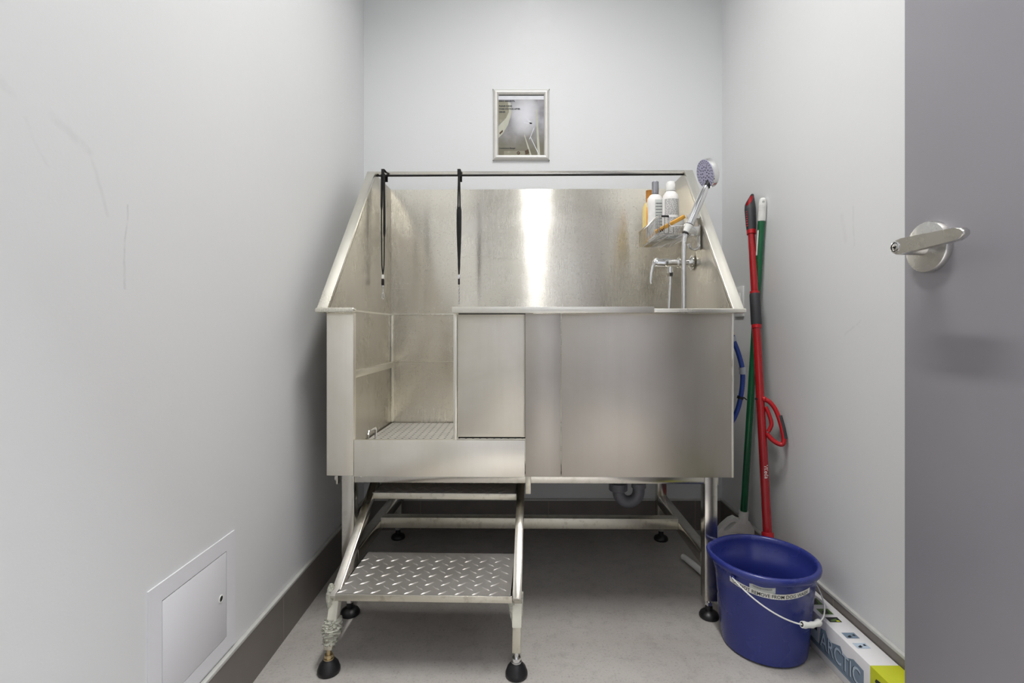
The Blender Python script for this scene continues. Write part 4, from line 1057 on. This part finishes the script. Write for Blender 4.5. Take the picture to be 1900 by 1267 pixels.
b = text_b('DO NOT REMOVE FROM DOG WASH', 0.0128, lambda u, v: on_b(u, v, 209.0, 0.2040, 0.012, 205, 299, 0.0027), bold=0.0001, fit=0.196)
part('lettering', b, M['p_dark'], bu, up=l1)
b = text_b('GEORGE CONDOS', 0.0062, lambda u, v: on_b(u, v, 232.5, 0.2140, 0.0045, 229, 256, 0.0023), bold=0.0001, fit=0.046)
part('lettering', b, M['p_grey'], bu, up=l2)

# ------------------------------------------------------------------ long carton
cb = thing('carton', 'long white printed carton with a yellow-green end, lying along the right wall', 'box', (0.828, 1.15, 0))
cx0, cx1, cy0, cy1, czt = 0.794, 0.8600, 0.86, 1.47, 0.1070
b = B(); b.box(cx0, cx1, cy0, cy1, 0.0005, czt, 0.001); cbx = part('box_body', b, M['carton'], cb)
b = B(); b.box(cx0-0.0004, cx1+0.0004, cy0-0.0004, 1.124, 0.0003, czt+0.0004, 0.001); part('end_band', b, M['lime'], cb, up=cbx, label='yellow-green printed end')
def face_poly(pts, m, name, lvl=0.0004):
    bb = B(); bb.prism(pts, lambda u, v, d: (cx0-lvl-d, u, v), 0, 0.0001); part(name, bb, M[m], cb, up=cbx)
def top_poly(pts, m, name, lvl=0.0004):
    bb = B(); bb.prism(pts, lambda u, v, d: (u, v, czt+lvl+d), 0, 0.0001); part(name, bb, M[m], cb, up=cbx)
face_poly([(1.145, 0.020), (1.47, 0.020), (1.47, 0.034), (1.318, 0.034), (1.310, 0.080), (1.29, 0.084), (1.275, 0.066), (1.23, 0.083), (1.215, 0.066), (1.18, 0.083), (1.145, 0.080)], 'p_blue', 'blue_panel')
face_poly([(1.145, 0.027), (1.47, 0.027), (1.47, 0.0275), (1.145, 0.0275)], 'p_dark', 'rule_line', 0.0008)
# title in perspective of a long box: letters stand upright and read from far to near
def ttl(off_y, off_z, lvl): return lambda u, v: (cx0-lvl, 1.312-u+off_y, 0.034+v+off_z)
b = text_b('ARCTIC', 0.056, ttl(0.003, -0.002, 0.0007), bold=0.001, sx=0.80); part('lettering_shadow', b, M['p_dark'], cb, up=cbx)
b = text_b('ARCTIC', 0.056, ttl(0, 0, 0.0010), bold=0.0005, sx=0.80); part('lettering', b, M['p_blue2'], cb, up=cbx)
face_poly([(1.322, 0.036), (1.352, 0.036), (1.352, 0.082), (1.322, 0.082)], 'p_blue2', 'spec_panel')
face_poly([(1.326, 0.062), (1.342, 0.062), (1.342, 0.080), (1.326, 0.080)], 'p_dark', 'spec_square', 0.0008)
for k in range(4): face_poly([(1.365, 0.066-k*0.008), (1.43-0.01*(k % 2), 0.066-k*0.008), (1.43-0.01*(k % 2), 0.070-k*0.008), (1.365, 0.070-k*0.008)], 'p_grey', 'text_line')
for (ya, yb, kind) in ((1.372, 1.405, 0), (1.325, 1.352, 1), (1.290, 1.312, 2), (1.222, 1.245, 3), (1.183, 1.204, 4)):
    xa, xb = 0.806, 0.838
    top_poly([(xa, ya), (xb, ya), (xb, yb), (xa, yb)], ['p_green', 'p_green', 'p_dark', 'p_blue', 'p_blue2'][kind], 'photo_panel')
    if kind in (0, 1, 2):
        top_poly([(xa+0.004, ya+0.002), (xb-0.010, ya+0.004), (xb-0.006, yb-0.006), (xa+0.008, yb-0.012)], ['p_dark', 'p_dark', 'p_green'][kind], 'photo_detail', 0.0008)
        if kind == 2: top_poly([(xb-0.014, ya+0.001), (xb-0.004, ya+0.001), (xb-0.006, ya+0.006), (xb-0.012, ya+0.006)], 'lime', 'photo_detail', 0.0012)
    else:
        for q in ((0.010, 0.006), (0.022, 0.010), (0.006, 0.003)):
            top_poly([(xa+q[0], ya+q[1]), (xa+q[0]+0.006, ya+q[1]-0.001), (xa+q[0]+0.005, ya+q[1]+0.006), (xa+q[0]-0.001, ya+q[1]+0.004)], 'p_dark', 'photo_detail', 0.0008)
b = B(); b.prism([(1.108, 0.052), (1.104, 0.060), (1.090, 0.062), (1.086, 0.054), (1.094, 0.048)], lambda u, v, d: (cx0-0.0008-d, u, v+0.03), 0, 0.0001); part('black_mark', b, M['p_dark'], cb, up=cbx)

# ------------------------------------------------------------------ dustpan behind the bucket
dp = thing('dustpan', 'white plastic dustpan on the floor behind the blue bucket, handle pointing under the tub', 'dustpan', (0.65, 1.70, 0))
b = B(); b.tube(cr([(0.6075, 1.868, 0.012), (0.612, 1.850, 0.014), (0.630, 1.770, 0.015), (0.645, 1.700, 0.012)], 6), [0.0085]+[0.011]*17+[0.013], 16); part('handle', b, M['white'], dp)
b = B(); b.prism([(0.632, 1.705), (0.664, 1.700), (0.712, 1.655), (0.722, 1.560), (0.614, 1.560), (0.618, 1.655)], lambda u, v, d: (u, v, d), 0.001, 0.004)
b.box(0.612, 0.616, 1.56, 1.66, 0.001, 0.030, 0.001); b.box(0.720, 0.724, 1.56, 1.66, 0.001, 0.030, 0.001)
b.prism([(0.614, 1.655), (0.722, 1.655), (0.722, 1.659), (0.614, 1.659)], lambda u, v, d: (u, v, d), 0.001, 0.034)
part('pan', b, M['white'], dp)
